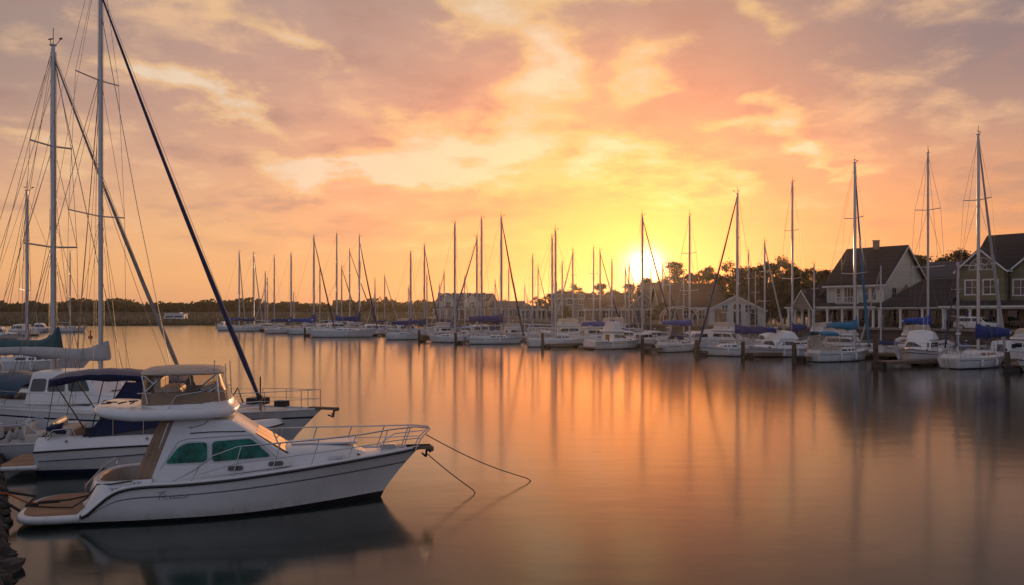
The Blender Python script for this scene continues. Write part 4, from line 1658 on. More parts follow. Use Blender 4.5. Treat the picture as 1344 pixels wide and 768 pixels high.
def quay():
    path = [(-6.0, 9.0), (-8.05, 12.9), (-10.75, 17.1), (-13.1, 20.6), (-15.6, 24.4), (-18.2, 27.4), (-27, 29.0), (-60, 33)]
    path = [(x - .42, y) for x, y in path]
    mb = MB()
    vs, fs = [], []
    for x, y in path:
        vs += [(x + .9, y + .1, -.6), (x + .25, y, .10), (x - .1, y, .46), (-90, y - 12, .55)]
    for i in range(len(path) - 1):
        for j in range(3):
            a = i * 4 + j
            fs.append((a, a + 1, a + 5, a + 4))
    mb.add(vs, fs)
    tag(mb.build('quay', M['quaytop'], smooth=False), 'rough stone quay along the left edge', kind='structure')
    mb = MB()
    r_ = random.Random(3)
    for i in range(420):
        t = r_.random() * 4.6
        k = int(t); f = t - k
        x, y = lerp(path[k][0], path[k + 1][0], f), lerp(path[k][1], path[k + 1][1], f)
        s = r_.uniform(.07, .27)
        row = r_.random()
        c = Vector((x - row * 1.2 + .28, y + r_.uniform(-.2, .2), .02 + row * .52))
        sq = Vector((r_.uniform(.7, 1.3), r_.uniform(.7, 1.3), r_.uniform(.5, .85)))
        rings = []
        off = Vector((r_.random() * 50, r_.random() * 50, 0))
        for a in range(1, 7):
            th = math.pi * a / 7
            ring = []
            for b in range(10):
                ph = 2 * math.pi * b / 10
                v = Vector((math.sin(th) * math.cos(ph), math.sin(th) * math.sin(ph), math.cos(th)))
                q = s * (1 + .55 * mnoise.noise(v * 1.5 + off) + .2 * mnoise.noise(v * 4 + off))
                ring.append(c + Vector((v.x * q * sq.x, v.y * q * sq.y, v.z * q * sq.z)))
            rings.append(ring)
        mb.loft(rings)
    tag(mb.build('rubble_rocks', M['rock'], angle=24), 'broken dark rocks heaped along the quay edge', 'rocks', kind='stuff')


quay()


def pier():
    root = empty('wooden_pier', (-17.0, 26.2, 0), R(4), 'short weathered timber pier at the left edge under the red hydrant', 'pier')
    mb = MB()
    mb.box((-3.2, 0, .50), (7.4, 1.5, .08))
    mb.build('deck', M['dock'], root)
    mb = MB()
    for y in (-.72, .72):
        mb.box((-3.2, y, .38), (7.4, .12, .16))
    mb.build('beam', M['wood'], root)
    for x in (.35, -2.2, -4.8):
        for y in (-.62, .62):
            mb = MB()
            mb.tube([(x, y, -.8), (x, y, .45)], .11, 8)
            mb.build('pile', M['pile'], root)
    h = empty('fire_hydrant', (-17.05, 26.3, .54), 0, 'rust red fire hydrant standing on the pier at the left edge', 'hydrant')
    mb = MB()
    mb.tube([(0, 0, 0), (0, 0, .06), (0, 0, .07), (0, 0, .50), (0, 0, .52), (0, 0, .57), (0, 0, .58), (0, 0, .66), (0, 0, .72)], [.15, .15, .105, .10, .14, .14, .115, .09, .03], 14)
    mb.build('barrel', M['red'], h)
    for s in (1, -1):
        mb = MB()
        mb.tube([(0, s * .08, .38), (0, s * .17, .38)], [.055, .05], 8)
        mb.build('nozzle', M['red'], h)
    mb = MB()
    mb.tube([(0, 0, .71), (0, 0, .77)], .03, 6)
    mb.build('top_nut', M['red'], h)


pier()


def runabout():
    psi = R(14)
    root = empty('runabout', (-13.6, 25.0, 0), psi, 'small cluttered white open boat squeezed between the pier and the navy topped cruiser', 'boat')
    L, B = 4.4, 1.7
    sh = hull_shape(L, B, .45, .46, .7, tb=.9, rake=.1, stern=0, wlb=.82, full=2.6)
    xs, bs, zs, xw, bw = sh
    build_hull(sh, root, [M['gel'], M['antifoul'], M['gel'], M['gel']], boot=.05)
    build_deck(sh, root, M['nonskid'], t0=.5, drop=0)
    rubrail(sh, root, M['gel_grey'], .035)
    mb = MB(); mb.box((-.8, 0, .22), (2.8, 1.4, .04)); mb.build('sole', M['cream'], root)
    mb = MB(); mb.box((-.2, 0, .62), (.5, .5, .75)); mb.build('console', M['gel'], root, bevel=.05)
    for y in (-.3, .3):
        mb = MB(); mb.box((-1.1, y, .5), (.42, .42, .4)); mb.box((-1.3, y, .8), (.1, .42, .35)); mb.build('seat', M['cream'], root, bevel=.05)
    mb = MB(); mb.box((-2.25, 0, .78), (.34, .36, .46)); mb.tube([(-2.3, 0, .6), (-2.35, 0, -.2)], [.12, .07], 8); mb.build('outboard_motor', M['gel_grey'], root, bevel=.08, seg=3)
    mb = MB()
    mb.tube([(-2.0, -.72, .45), (-1.9, -.72, 1.0), (-1.2, -.74, 1.05), (-.6, -.74, .5)], .018, 6)
    mb.build('rail', M['steel'], root)
    mb = MB()
    mb.tube([(-2.0, .72, .45), (-1.9, .72, 1.0), (-1.2, .74, 1.05), (-.6, .74, .5)], .018, 6)
    mb.build('rail', M['steel'], root)
    mb = MB()
    r_ = random.Random(8)
    for i in range(6):
        x, y = r_.uniform(-1.9, -1.2), r_.uniform(-.6, .6)
        mb.tube([(x, y, .5), (x + .1, y, .7), (x + .2, y + .1, .55)], [.1, .16, .06], 7)
    mb.build('bagged_gear', M['sail'], root, angle=70)


runabout()


def lines():
    bow = HERO.matrix_basis @ Vector((7.36, 0, 1.10)) if False else None
    d = Vector((math.cos(HPSI), math.sin(HPSI), 0)); n = Vector((-d.y, d.x, 0))
    H0 = Vector((-9.121, 17.508, 0))
    def hp(x, y, z): return H0 + d * x + n * y + Vector((0, 0, z))
    for end, src, lab in ((Vector((.55, 20.9, .02)), hp(7.30, .1, 1.42), 'long dark bow line running from the pulpit out to the right into the water'),
                          (Vector((-.87, 19.49, .02)), hp(7.30, 0, .98), 'shorter dark bow line dropping from the anchor roller into the water')):
        mb = MB()
        pts = []
        for i in range(17):
            t = i / 16
            p = src.lerp(end, t)
            p.z -= math.sin(math.pi * t) * (.11 if end.x > 0 else .03)
            pts.append(p)
        pts[-1].z = -.05
        mb.tube(pts, .013, 6)
        0 and mb.tube([pts[-1] + Vector((-.06, -.02, .04)), pts[-1] + Vector((.0, 0, .07)), pts[-1] + Vector((.10, .03, .04))], [.03, .05, .02], 7)
        tag(mb.build('mooring_line', M['rope_dark'], angle=80), lab, 'rope')
    # orange stern line heaped on the quay
    mb = MB()
    r_ = random.Random(12)
    base = Vector((-11.35, 16.95, .50))
    p = base.copy()
    for k in range(5):
        pts = []
        a0 = r_.random() * 6
        for i in range(16):
            a = a0 + i * .75
            rr = r_.uniform(.12, .34)
            pts.append(base + Vector((rr * math.cos(a) - .1, rr * math.sin(a) * .8, .06 + .05 * k + r_.uniform(0, .05))))
        mb.tube(pts, .022, 6)
    mb.tube([base + Vector((0, 0, .12)), base + Vector((.5, .25, .0)), hp(-1.34, .12, .28), hp(-1.15, .1, .275)], .02, 6)
    tag(mb.build('stern_rope', M['orange'], angle=80), 'heap of orange brown rope on the quay behind the swim platform', 'rope')
    mb = MB()
    mb.tube([base + Vector((-.2, -.2, .02)), base + Vector((.5, .3, .02)), base + Vector((.95, .52, -.12)), hp(-1.33, -.05, .26), hp(-1.1, -.02, .272)], .03, 6)
    mb.tube([base + Vector((-.1, -.5, .0)), base + Vector((.5, .0, -.05)), hp(-1.36, -.3, .2)], .03, 6)
    tag(mb.build('stern_line', M['rope_dark'], angle=80), 'dark stern line stretched from quay to swim platform', 'rope')


lines()

# ------------------------------------------------------------------ the marina: front row
def berth(pxl, pxr, wl, psi_deg, beam=.31, kmin=4.5):
    """plan position, heading and length of a hull surveyed between two view columns"""
    psi = R(psi_deg)
    pc = (pxl + pxr) / 2
    phi = math.atan((pc - 672) / FPX)
    dn = CAM_Z * FPX / (wl - HZ)
    rel = psi + phi
    dep = dn
    for _ in range(4):
        wm = (pxr - pxl) / FPX * dep
        L = wm / (abs(math.cos(rel)) + beam * .72 * abs(math.sin(rel)))
        L = max(kmin, L)
        dep = dn + .5 * (L * abs(math.sin(rel)) + L * beam * .8 * abs(math.cos(rel)))
    return Vector(((pc - 672) / FPX * dep, dep, 0)), psi, L


FG = 'sailboats along the front edge of the marina'


def fs(label, pxl, pxr, wl, psi, mpx, mtop, **o):
    loc, ps, L = berth(pxl, pxr, wl, psi, o.get('beam', .31))
    L = o.pop('L', L)
    d = Vector((math.cos(ps), math.sin(ps), 0))
    m_ = line_px(mpx, loc, d)
    xm = (m_ - loc).dot(d)
    xm = max(-.22 * L, min(.26 * L, xm))
    q = loc + d * xm
    # shift the hull along its own axis so that the mast stands under its view column
    loc = loc + (m_ - q) if (m_ - q).length < 3.5 else loc
    top = CAM_Z + (HZ - mtop) / FPX * m_.y
    o.pop('beam', None)
    o['k'] = .86 * o.get('k', 1.5 if loc.y < 90 else 1.9)
    o.setdefault('boom', min(L * .42, 4.6))
    o.setdefault('B', max(2.5, L * .31))
    o.setdefault('free', (max(.85, L * .105), max(.85, L * .098), max(1.15, L * .13)))
    return sailboat(label, loc, ps, L, xm, top, FG, **o)


def fm(label, pxl, pxr, wl, psi, group=None, **o):
    loc, ps, L = berth(pxl, pxr, wl, psi, .36)
    L = o.pop('L', L)
    return motorboat(label, loc, ps, L, group, **o)


fs('white sailboat with short bulky navy sail bundle at the right end of the row', 1236, 1331, 487, 30, 1284, 177, cover='marine', boom_az=285, boom=2.3, boom_h=1.5, cover_h=.95, peak=.5, jib='sail', frac=.97, stripe='navyline', half=1.7, k=1.8, beam=.36, roof=(-.12, .24, .55))
fm('white hardtop motorboat, bow facing the camera, beside the rightmost sailboat', 1172, 1243, 482, 232, dome=True, cabin=(-.22, .18, 1.0), front_rake=.9, stripe='navyline', L=8.2, B=3.1)
fs('white sailboat with royal blue sail cover behind the hardtop motorboat', 1180, 1260, 476, 48, 1218, 201, cover='blue', boom=2.6, boom_az=138, boom_h=2.0, cover_h=.62, peak=1.3, half=1.7, k=1.8)
fs('white sailboat with turquoise bimini, turquoise sail cover and turquoise furled jib', 1059, 1150, 477, 28, 1122, 214, cover='turq', boom=2.8, boom_az=158, boom_h=1.9, cover_h=.66, peak=1.0, jib='turq', frac=.95, bimini='turq', cockpit_tent=True, stripe='navyline', half=1.6, k=1.8, beam=.34)
fm('white cabin cruiser with rounded hardtop and long dark windscreen', 978, 1058, 470, 200, dome=True, cabin=(-.24, .20, .95), front_rake=1.0, stripe='navyline', B=3.4)
fs('white sailboat with tall bare mast behind the rounded hardtop cruiser', 1004, 1085, 465, 30, 1040, 240, cover='marine', boom=1.6, boom_az=330, boom_h=1.5, cover_h=.8, peak=.4, half=1.5, k=1.7)
fs('white sailboat bow left with navy furled jib crossing the white boathouse', 916, 1000, 468, 172, 968, 254, cover='marine', boom=3.9, boom_az=165, boom_h=1.4, cover_h=.70, peak=.6, jib='navy', frac=.97, half=1.6, k=1.7, stripe='navyline')
fs('white sailboat stern on with bare bimini hoops and level navy boom cover', 850, 913, 464, 44, 905, 284, cover='blue', boom=3.4, boom_az=144, boom_h=1.9, cover_h=.62, peak=.15, half=1.5, k=1.8, scoop=True, stripe='navyline', hood='navy')
fm('white flybridge motor cruiser with pale canvas enclosure, stern to the left', 769, 846, 459, 24, cabin=(-.16, .18, 1.05), fly='gel_grey', stripe='navyline', B=3.6)
fs('white sailboat with navy furled jib in front of the setting sun', 812, 890, 453, 14, 843, 283, jib='navy', frac=.97, k=1.9, boom=2.6, half=1.5)
fs('white sailboat with long rumpled blue sail cover beside the flybridge cruiser', 752, 822, 453, 24, 803, 343, cover='blue', boom=4.8, boom_az=176, boom_h=1.5, cover_h=.66, peak=.3, k=1.8)
fs('white motor sailer with windowed deckhouse and bare boom, slim piling before it', 690, 770, 456, 8, 729, 303, roof=(-.02, .28, .85), k=1.9, boom=3.6, half=1.5)
fs('white sailboat with the biggest dark blue boom cover of the row', 614, 689, 452, 6, 658, 285, cover='marine', boom=4.7, boom_az=178, boom_h=2.2, cover_h=1.05, peak=.40, jib='navy', frac=.97, k=2.0, half=1.5, stripe='navyline')
fs('white sailboat behind the big blue boom cover, bare mast', 588, 650, 448, 10, 632, 287, k=1.9, half=1.5)
fs('white sailboat bow left with slate blue furled jib leaning left', 560, 612, 450, 170, 597, 293, k=1.9, jib=None)
fs('white sailboat behind with blue furled jib sloping down to the left', 585, 640, 445, 168, 626, 311, jib='blue', frac=.96, k=1.9)
fs('white sailboat with low dark cover, left of the gap in the front row', 506, 552, 446, 12, 539, 332, cover='marine', boom=3.2, cover_h=.75, boom_h=1.4, k=2.0)
fs('white sailboat with tight navy boom cover at the foot of its mast', 528, 578, 442, 12, 557, 322, cover='marine', boom=3.4, cover_h=.8, peak=.6, boom_h=1.4, jib='navy', k=1.9)
fs('long white sailboat shown broadside with peaked navy sail cover', 408, 497, 443, 4, 472, 311, cover='marine', boom=3.0, cover_h=.95, peak=1.9, boom_h=1.6, jib='navy', frac=.93, k=2.0, half=1.6, B=3.6)
fs('white sailboat with bare tall mast behind the long broadside one', 400, 470, 438, 10, 442, 308, k=2.0, cover='blue', boom=4.0, boom_az=0, cover_h=.8, boom_h=1.6, half=1.6)
fs('white sailboat with slimmer mast beside the long broadside one', 430, 495, 436, 10, 459, 328, k=1.7, jib='navy')
fs('white sailboat with swooping royal blue sail cover crossing behind a slimmer mast', 378, 440, 439, 20, 412, 311, cover='blue', boom=5.0, cover_h=.85, peak=2.0, boom_h=1.5, jib='navy', k=2.0, half=1.6)
fs('white sailboat stern on with thin mast and plain boom', 346, 392, 438, 36, 382, 334, k=1.9, cover='marine', boom=4.5, cover_h=.7, peak=1.0, boom_h=1.4)
fs('white sailboat with slender mast behind the left end boats', 330, 372, 433, 20, 360, 337, k=1.8)
fs('white sailboat broadside with navy boom cover near the left end', 301, 346, 435, 5, 333, 333, cover='marine', boom=4.6, cover_h=.6, boom_h=1.4, k=1.9, jib='sail')
fs('leftmost white sailboat of the front row, tapering stern to the left', 286, 322, 434, 14, 314, 331, k=1.9, cover='blue', boom=3.5, cover_h=.6, boom_h=1.4, jib='sail')
fm('white motorboat cut off by the right edge of the picture', 1333, 1420, 491, 190, cabin=(-.2, .1, .9), B=2.8)

# ------------------------------------------------------------------ crowded rows behind (copies)
BACK = 'boats crowded in the rows behind'
protos = []
LBL_S = {'': 'white sailboat with uncovered boom packed in the rows behind the front boats',
         'navy': 'white sailboat with navy sail cover packed in the rows behind the front boats',
         'blue': 'white sailboat with bright blue sail cover packed in the rows behind the front boats'}
LBL_M = {'': 'white motorboat with low cabin packed in the rows behind the front boats', 'x': 'white motorboat with canvas enclosure packed in the rows behind the front boats'}
r_ = random.Random(21)


def proto(kind):
    if kind == 's0': return sailboat(LBL_S[''], (0, 0, 0), 0, 9.6, .5, 14.5, BACK, k=1.6, clutter=True)
    if kind == 's1': return sailboat(LBL_S['navy'], (0, 0, 0), 0, 9.0, .5, 14.0, BACK, k=1.6, cover='marine', boom=3.8, jib='sail')
    if kind == 's2': return sailboat(LBL_S['blue'], (0, 0, 0), 0, 10.4, .6, 15.5, BACK, k=1.6, cover='blue', boom=4.2, jib='navy', hood='blue')
    if kind == 'm0': return motorboat(LBL_M[''], (0, 0, 0), 0, 8.2, BACK, name='motorboat')
    if kind == 'm1': return motorboat(LBL_M['x'], (0, 0, 0), 0, 9.2, BACK, name='motorboat', fly='beige', stripe='navyline')


used = {}


def back(kind, x, y, rz, s=1.0):
    if kind in used:
        c = copy_tree(used[kind])
    else:
        c = used[kind] = proto(kind)
    c.location = (x, y, 0)
    c.rotation_euler = (0, 0, rz)
    c.scale = (s, s, s)
    return c


# masts that can be told apart in the picture: view column, top, distance
for px, top, dep, kind in ((348, 358, 215, 's0'), (351, 366, 225, 's1'), (492, 366, 205, 's0'), (583, 357, 190, 's1'), (699, 336, 150, 's0'), (706, 349, 158, 's2'), (724, 311, 128, 's0'),
                           (752, 330, 135, 's1'), (779, 327, 132, 's0'), (787, 329, 140, 's2'), (982, 331, 100, 's0'), (1004, 318, 96, 's1'), (1255, 345, 74, 's2'), (420, 352, 200, 's0'), (448, 350, 190, 's2'), (505, 362, 200, 's1'),
                           (560, 360, 176, 's0'), (668, 352, 150, 's0'), (738, 345, 150, 's0'), (826, 345, 125, 's1'), (855, 352, 120, 's0'), (870, 348, 130, 's2')):
    top_z = CAM_Z + (HZ - top) / FPX * dep
    base = {'s0': 14.5, 's1': 14.0, 's2': 15.5}[kind]
    rz = R(r_.choice((20, 35, 200, 215)) + r_.uniform(-8, 8))
    x = (px - 672) / FPX * dep
    back(kind, x - .5 * math.cos(rz), dep - .5 * math.sin(rz), rz, top_z / base)


# rows of smaller craft between the front row and the shore
def row_pt(t, off):
    """t 0..1 along the marina from right to left, off metres behind the front row"""
    P = [(37, 62), (24, 82), (9, 98), (-2, 115), (-20, 133), (-40, 155), (-70, 190)]
    k = min(len(P) - 2, int(t * (len(P) - 1)))
    f = t * (len(P) - 1) - k
    a, b = Vector(P[k]), Vector(P[k + 1])
    p = a.lerp(b, f)
    d = (b - a).normalized()
    n = Vector((-d.y, d.x)) if False else Vector((d.y, -d.x))
    if n.y < 0: n = -n
    return p + n * off, d


for t, off, kinds in ((None, 11, ('m0', 'm1')), (None, 17, ('m0', 's0', 'm1', 's1'))):
    n = 17 if off < 15 else 20
    for i in range(n):
        tt = (i + .5 + r_.uniform(-.2, .2)) / n
        if tt < .16 and off > 15: continue
        p, d = row_pt(tt, off + r_.uniform(-1.2, 1.2))
        kd = r_.choice(kinds)
        s = r_.uniform(.62, .8) if kd[0] == 's' else r_.uniform(.72, .98)
        back(kd, p.x, p.y, math.atan2(d.x, -d.y) * 0 + math.atan2(-d.y, -d.x) + R(r_.choice((90, -90)) + r_.uniform(-7, 7)), s)

# ------------------------------------------------------------------ docks, pilings
def strip(name, label, a, b, w, z, group=None):
    a, b = Vector((*a, 0)), Vector((*b, 0))
    d = (b - a)
    root = empty(name, a, math.atan2(d.y, d.x), label, 'dock', group)
    L = d.length
    mb = MB()
    mb.box((L / 2, 0, z - .04), (L, w, .08))
    mb.build('deck', M['dock'], root)
    mb = MB()
    mb.box((L / 2, -w / 2 - .03, z - .14), (L, .06, .22))
    mb.box((L / 2, w / 2 + .03, z - .14), (L, .06, .22))
    mb.build('fascia', M['wood'], root)
    mb = MB()
    k = max(2, int(L / 4))
    for i in range(k + 1):
        mb.box((L * i / k, 0, z - .38), (.5, w * .8, .45))
    mb.build('float', M['black'], root)
    return root


pts = [row_pt(t / 6.0, 7.2)[0] for t in range(7)]
mb = None
for i, (a, b) in enumerate(zip(pts, pts[1:])):
    strip('floating_dock', 'section of floating timber walkway running behind the front row boats', a, b, 1.8, .5, 'walkway sections behind the front row')
# finger piers with their pilings, surveyed between the hulls
PG, FGp = 'timber pilings between the boats', 'finger piers between the boats'
PILE_LBL = {843: 'dark piling right of the flybridge motor cruiser', 914: 'dark piling left of the navy jib sailboat', 975: 'dark piling left of the rounded hardtop cruiser', 1042: 'stout piling before the rounded hardtop cruiser',
            1149: 'tall dark piling right of the turquoise sailboat', 712: 'slim piling before the motor sailer', 1322: 'dark piling right of the rightmost sailboat', 598: 'slim piling left of the big blue boom cover', 550: 'slim piling right of the low dark cover', 400: 'slim piling left of the long broadside sailboat'}
for px, wl, top in ((843, 463, 440), (914, 467, 446), (975, 470, 448), (1042, 475, 450), (1149, 482, 445), (712, 457, 437), (1322, 488, 462), (598, 452, 437), (550, 449, 433), (400, 442, 430)):
    p = at(px, wl)
    h = CAM_Z - (top - HZ) / FPX * p.y
    root = empty('piling', p, 0, PILE_LBL[px], 'piling', PG)
    mb = MB()
    mb.tube([(0, 0, -1), (.03, 0, h * .5), (0, 0, h - .12), (0, 0, h)], [.21, .20, .19, .17], 10)
    mb.build('shaft', M['pile'], root)
    mb = MB()
    mb.tube([(0, 0, .25), (0, 0, .33)], .235, 10)
    mb.build('iron_band', M['black'], root)
    tpos = min(range(31), key=lambda i: (row_pt(i / 30, 7.2)[0] - Vector((p.x, p.y))).length) / 30
    e = row_pt(tpos, 6.3)[0]
    s0 = Vector((p.x + .6, p.y - .1)) if px < 1100 else Vector((p.x + .2, p.y - .2))
    strip('finger_pier', 'short timber finger pier beside the ' + PILE_LBL[px], s0, e, .9 if px < 1100 else 1.3, .48, FGp)


# ------------------------------------------------------------------ dock boxes and service pedestals on the walkway
def dock_gear():
    def box():
        r = empty('dock_box', (0, 0, 0), 0, 'white dock box standing on the walkway behind the front boats', 'locker', 'dock boxes on the floating walkway')
        mb = MB(); mb.box((0, 0, .28), (1.1, .55, .56)); mb.build('body', M['gel'], r)
        mb = MB(); mb.prism([(-.6, -.32, .57), (.6, -.32, .57), (.6, .32, .57), (-.6, .32, .57)], (0, 0, 1), .09); mb.build('lid', M['gel_grey'], r)
        return r
    def ped():
        r = empty('service_pedestal', (0, 0, 0), 0, 'slim pale service pedestal on the walkway behind the front boats', 'pedestal', 'service pedestals on the floating walkway')
        mb = MB(); mb.tube([(0, 0, 0), (0, 0, .95)], [.12, .10], 8); mb.build('post', M['gel'], r)
        mb = MB(); mb.tube([(0, 0, .95), (0, 0, 1.0), (0, 0, 1.12)], [.14, .14, .05], 8); mb.build('cap', M['blue'], r)
        return r
    b0, p0 = box(), ped()
    rr = random.Random(17)
    for i in range(46):
        t = (i + .5) / 46
        q, d = row_pt(t, 7.2 + rr.choice((-.55, .55)))
        o = (b0 if i == 0 else copy_tree(b0)) if i % 2 == 0 else (p0 if i == 1 else copy_tree(p0))
        o.location = (q.x, q.y, .5)
        o.rotation_euler = (0, 0, math.atan2(d.y, d.x) + rr.uniform(-.1, .1))


dock_gear()
# a few more small craft between the right hand boats and the bulkhead
for px, dep, kd, s, rz in ((1345, 71, 'm1', .8, 120), (1262, 73.5, 's0', .62, 118), (1208, 78, 'm0', .85, 300), (1160, 79, 's1', .64, 122), (1112, 83, 'm1', .8, 305), (1072, 86, 's0', .66, 125), (1030, 91, 'm0', .9, 310), (958, 98, 'm1', .85, 300), (900, 104, 's1', .66, 130)):
    back(kd, (px - 672) / FPX * dep, dep, R(rz), s)

# ------------------------------------------------------------------ land
GZ = 2.45
M['earth'] = mat('shore_ground', (.10, .09, .065), .95, var=.4, vscale=.25)
M['marsh'] = mat('marsh_grass_ground', (.042, .046, .018), .95, var=.4, vscale=.05)
M['stonewall'] = mat_stripes('bulkhead_timber', (.13, .10, .075), 2, .28, .1, .35, .9, .3)
M['board'] = mat('boardwalk', (.30, .26, .21), .85, var=.25, vscale=2)
M['roof'] = mat_stripes('dark_shingle_roof', (.030, .026, .026), 2, .14, .14, .55, .85, .35)
M['roof_brown'] = mat_stripes('brown_shingle_roof', (.085, .045, .030), 2, .14, .14, .55, .85, .3)
M['roof_grey'] = mat_stripes('grey_shingle_roof', (.07, .07, .08), 2, .14, .14, .6, .85, .3)
M['siding_cream'] = mat_stripes('cream_siding', (.72, .67, .54), 2, .17, .10, .6, .6, .06)
M['siding_olive'] = mat_stripes('olive_shingle_siding', (.22, .20, .115), 2, .15, .12, .6, .75, .14)
M['siding_white'] = mat_stripes('white_siding', (.62, .60, .56), 2, .17, .10, .6, .6, .06)
M['siding_tan'] = mat_stripes('tan_siding', (.34, .26, .20), 2, .17, .10, .6, .65, .08)
M['siding_grey'] = mat_stripes('grey_siding', (.30, .28, .27), 2, .17, .10, .6, .65, .08)
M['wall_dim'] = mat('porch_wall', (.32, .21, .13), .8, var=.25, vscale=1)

SHORE = [(71, 50), (47.6, 81.2), (35, 99), (25, 114), (14, 140), (0, 165), (-14, 198), (-24, 240), (-33, 278)]
mb = MB()
far = [(x * 1.0 + 0, y) for x, y in SHORE]
vs = [(x, y, GZ) for x, y in far] + [(-33, 1500, GZ + 1.5), (900, 1500, GZ + 1.5), (900, 30, GZ)]
mb.add(vs, [tuple(range(len(vs)))])
tag(mb.build('shore_ground', M['earth'], smooth=False), kind='structure')
root = empty('bulkhead', (0, 0, 0), 0, 'timber bulkhead with pale cap along the built up shore', 'retaining wall')
mb = MB()
for (a, b) in zip(SHORE, SHORE[1:]):
    mb.add([(a[0], a[1] - .02, -1), (b[0], b[1] - .02, -1), (b[0], b[1] - .02, GZ), (a[0], a[1] - .02, GZ)], [(0, 1, 2, 3)])
mb.build('wall_face', M['stonewall'], root, smooth=False)
mb = MB()
for (a, b) in zip(SHORE, SHORE[1:]):
    d = (Vector(b) - Vector(a)); L = d.length
    c = (Vector(a) + Vector(b)) / 2
    mb.box((c.x - .08, c.y - .1, GZ + .11), (L + .2, .55, .24), rz=math.atan2(d.y, d.x))
mb.build('cap_beam', M['board'], root)
# marsh to the left of the buildings
mb = MB()
xs_ = [-620, -460, -330, -230, -160, -100, -60, -33]
front = [(x, 268 + 6 * math.sin(x * .05) + 3 * math.sin(x * .21)) for x in [lerp(-620, -30, i / 60) for i in range(61)]]
rings = []
for dy, z in ((0, -.3), (0.6, .55), (6, 1.0), (40, 2.2), (160, 4.6), (1400, 8)):
    rings.append([(x, y + dy, z) for x, y in front])
mb.loft(rings, closed=False)
tag(mb.build('marsh_ground', M['marsh']), kind='structure')
M['reed'] = mat('reed_blades', (.046, .052, .018), .9, var=.5, vscale=.2)
mb = MB()
r_ = random.Random(5)
for i in range(24000):
    t = r_.random()
    x = lerp(-420, -30, t)
    y = 268 + 6 * math.sin(x * .05) + 3 * math.sin(x * .21) + .3 + 130 * r_.random() ** 2.0
    dy = y - (268 + 6 * math.sin(x * .05) + 3 * math.sin(x * .21))
    z = .4 + interp([(0, .0), (6, .6), (40, 1.8), (160, 4.2)], dy)
    h = r_.uniform(.7, 1.25); w = r_.uniform(.04, .10); lx = r_.uniform(-.25, .25); a = r_.uniform(0, 3.14)
    cx, sx = math.cos(a) * w, math.sin(a) * w
    mb.add([(x - cx, y - sx, z - .2), (x + cx, y + sx, z - .2), (x + lx, y, z + h)], [(0, 1, 2)])
tag(mb.build('marsh_reeds', M['reed'], smooth=False), 'dense green brown marsh reeds along the far left bank', 'reeds', kind='stuff')


# ------------------------------------------------------------------ houses
def hframe(name, label, loc, rz, cat='house'):
    return empty(name, (loc[0], loc[1], GZ), rz, label, cat)


def win(parent, face, u, z, w, h, nx=2, nz=2, fm='white_trim', y0=0.0, glass='glass', fw=.10):
    """window: frame (part) > pane (sub-part). face: ('f', y) front looking -y, ('r', x) right side, ('l', x) left side"""
    k, c = face
    def P(a, b, dpt):
        if k == 'f': return (a, c - dpt, b)
        if k == 'r': return (c + dpt, a, b)
        return (c - dpt, a, b)
    def bar(a0, a1, b0, b1, d0, d1, mbx):
        p, q = P(a0, b0, d0), P(a1, b1, d1)
        mbx.box([(p[i] + q[i]) / 2 for i in range(3)], [abs(p[i] - q[i]) for i in range(3)])
    mb = MB()
    bar(u - w / 2 - fw, u + w / 2 + fw, z + h / 2, z + h / 2 + fw, -.02, .06, mb)
    bar(u - w / 2 - fw - .03, u + w / 2 + fw + .03, z - h / 2 - fw, z - h / 2, -.02, .08, mb)
    bar(u - w / 2 - fw, u - w / 2, z - h / 2, z + h / 2, -.02, .055, mb)
    bar(u + w / 2, u + w / 2 + fw, z - h / 2, z + h / 2, -.02, .055, mb)
    for i in range(1, nx):
        x = u - w / 2 + w * i / nx
        bar(x - .03, x + .03, z - h / 2, z + h / 2, -.01, .045, mb)
    for i in range(1, nz):
        zz = z - h / 2 + h * i / nz
        bar(u - w / 2, u + w / 2, zz - .02, zz + .02, -.01, .04, mb)
    f = mb.build('window', M[fm], parent, smooth=False)
    mb = MB()
    bar(u - w / 2, u + w / 2, z - h / 2, z + h / 2, -.015, .018, mb)
    mb.build('pane', M[glass], f, smooth=False)
    return f


def gable_walls(parent, x0, x1, y0, y1, z0, ze, zr, axis, m, name='wall'):
    """walls closed by gables; ridge along 'x' or 'y'"""
    mb = MB()
    b = [(x0, y0, z0), (x1, y0, z0), (x1, y1, z0), (x0, y1, z0)]
    t = [(x, y, ze) for x, y, z in b]
    mb.add(b + t, [(0, 1, 5, 4), (1, 2, 6, 5), (2, 3, 7, 6), (3, 0, 4, 7)])
    if axis == 'y':
        xm = (x0 + x1) / 2
        mb.add([(x0, y0, ze), (x1, y0, ze), (xm, y0, zr)], [(0, 1, 2)])
        mb.add([(x0, y1, ze), (x1, y1, ze), (xm, y1, zr)], [(2, 1, 0)])
    elif axis == 'x':
        ym = (y0 + y1) / 2
        mb.add([(x0, y0, ze), (x0, y1, ze), (x0, ym, zr)], [(0, 2, 1)])
        mb.add([(x1, y0, ze), (x1, y1, ze), (x1, ym, zr)], [(0, 1, 2)])
    return mb.build(name, m, parent, smooth=False)


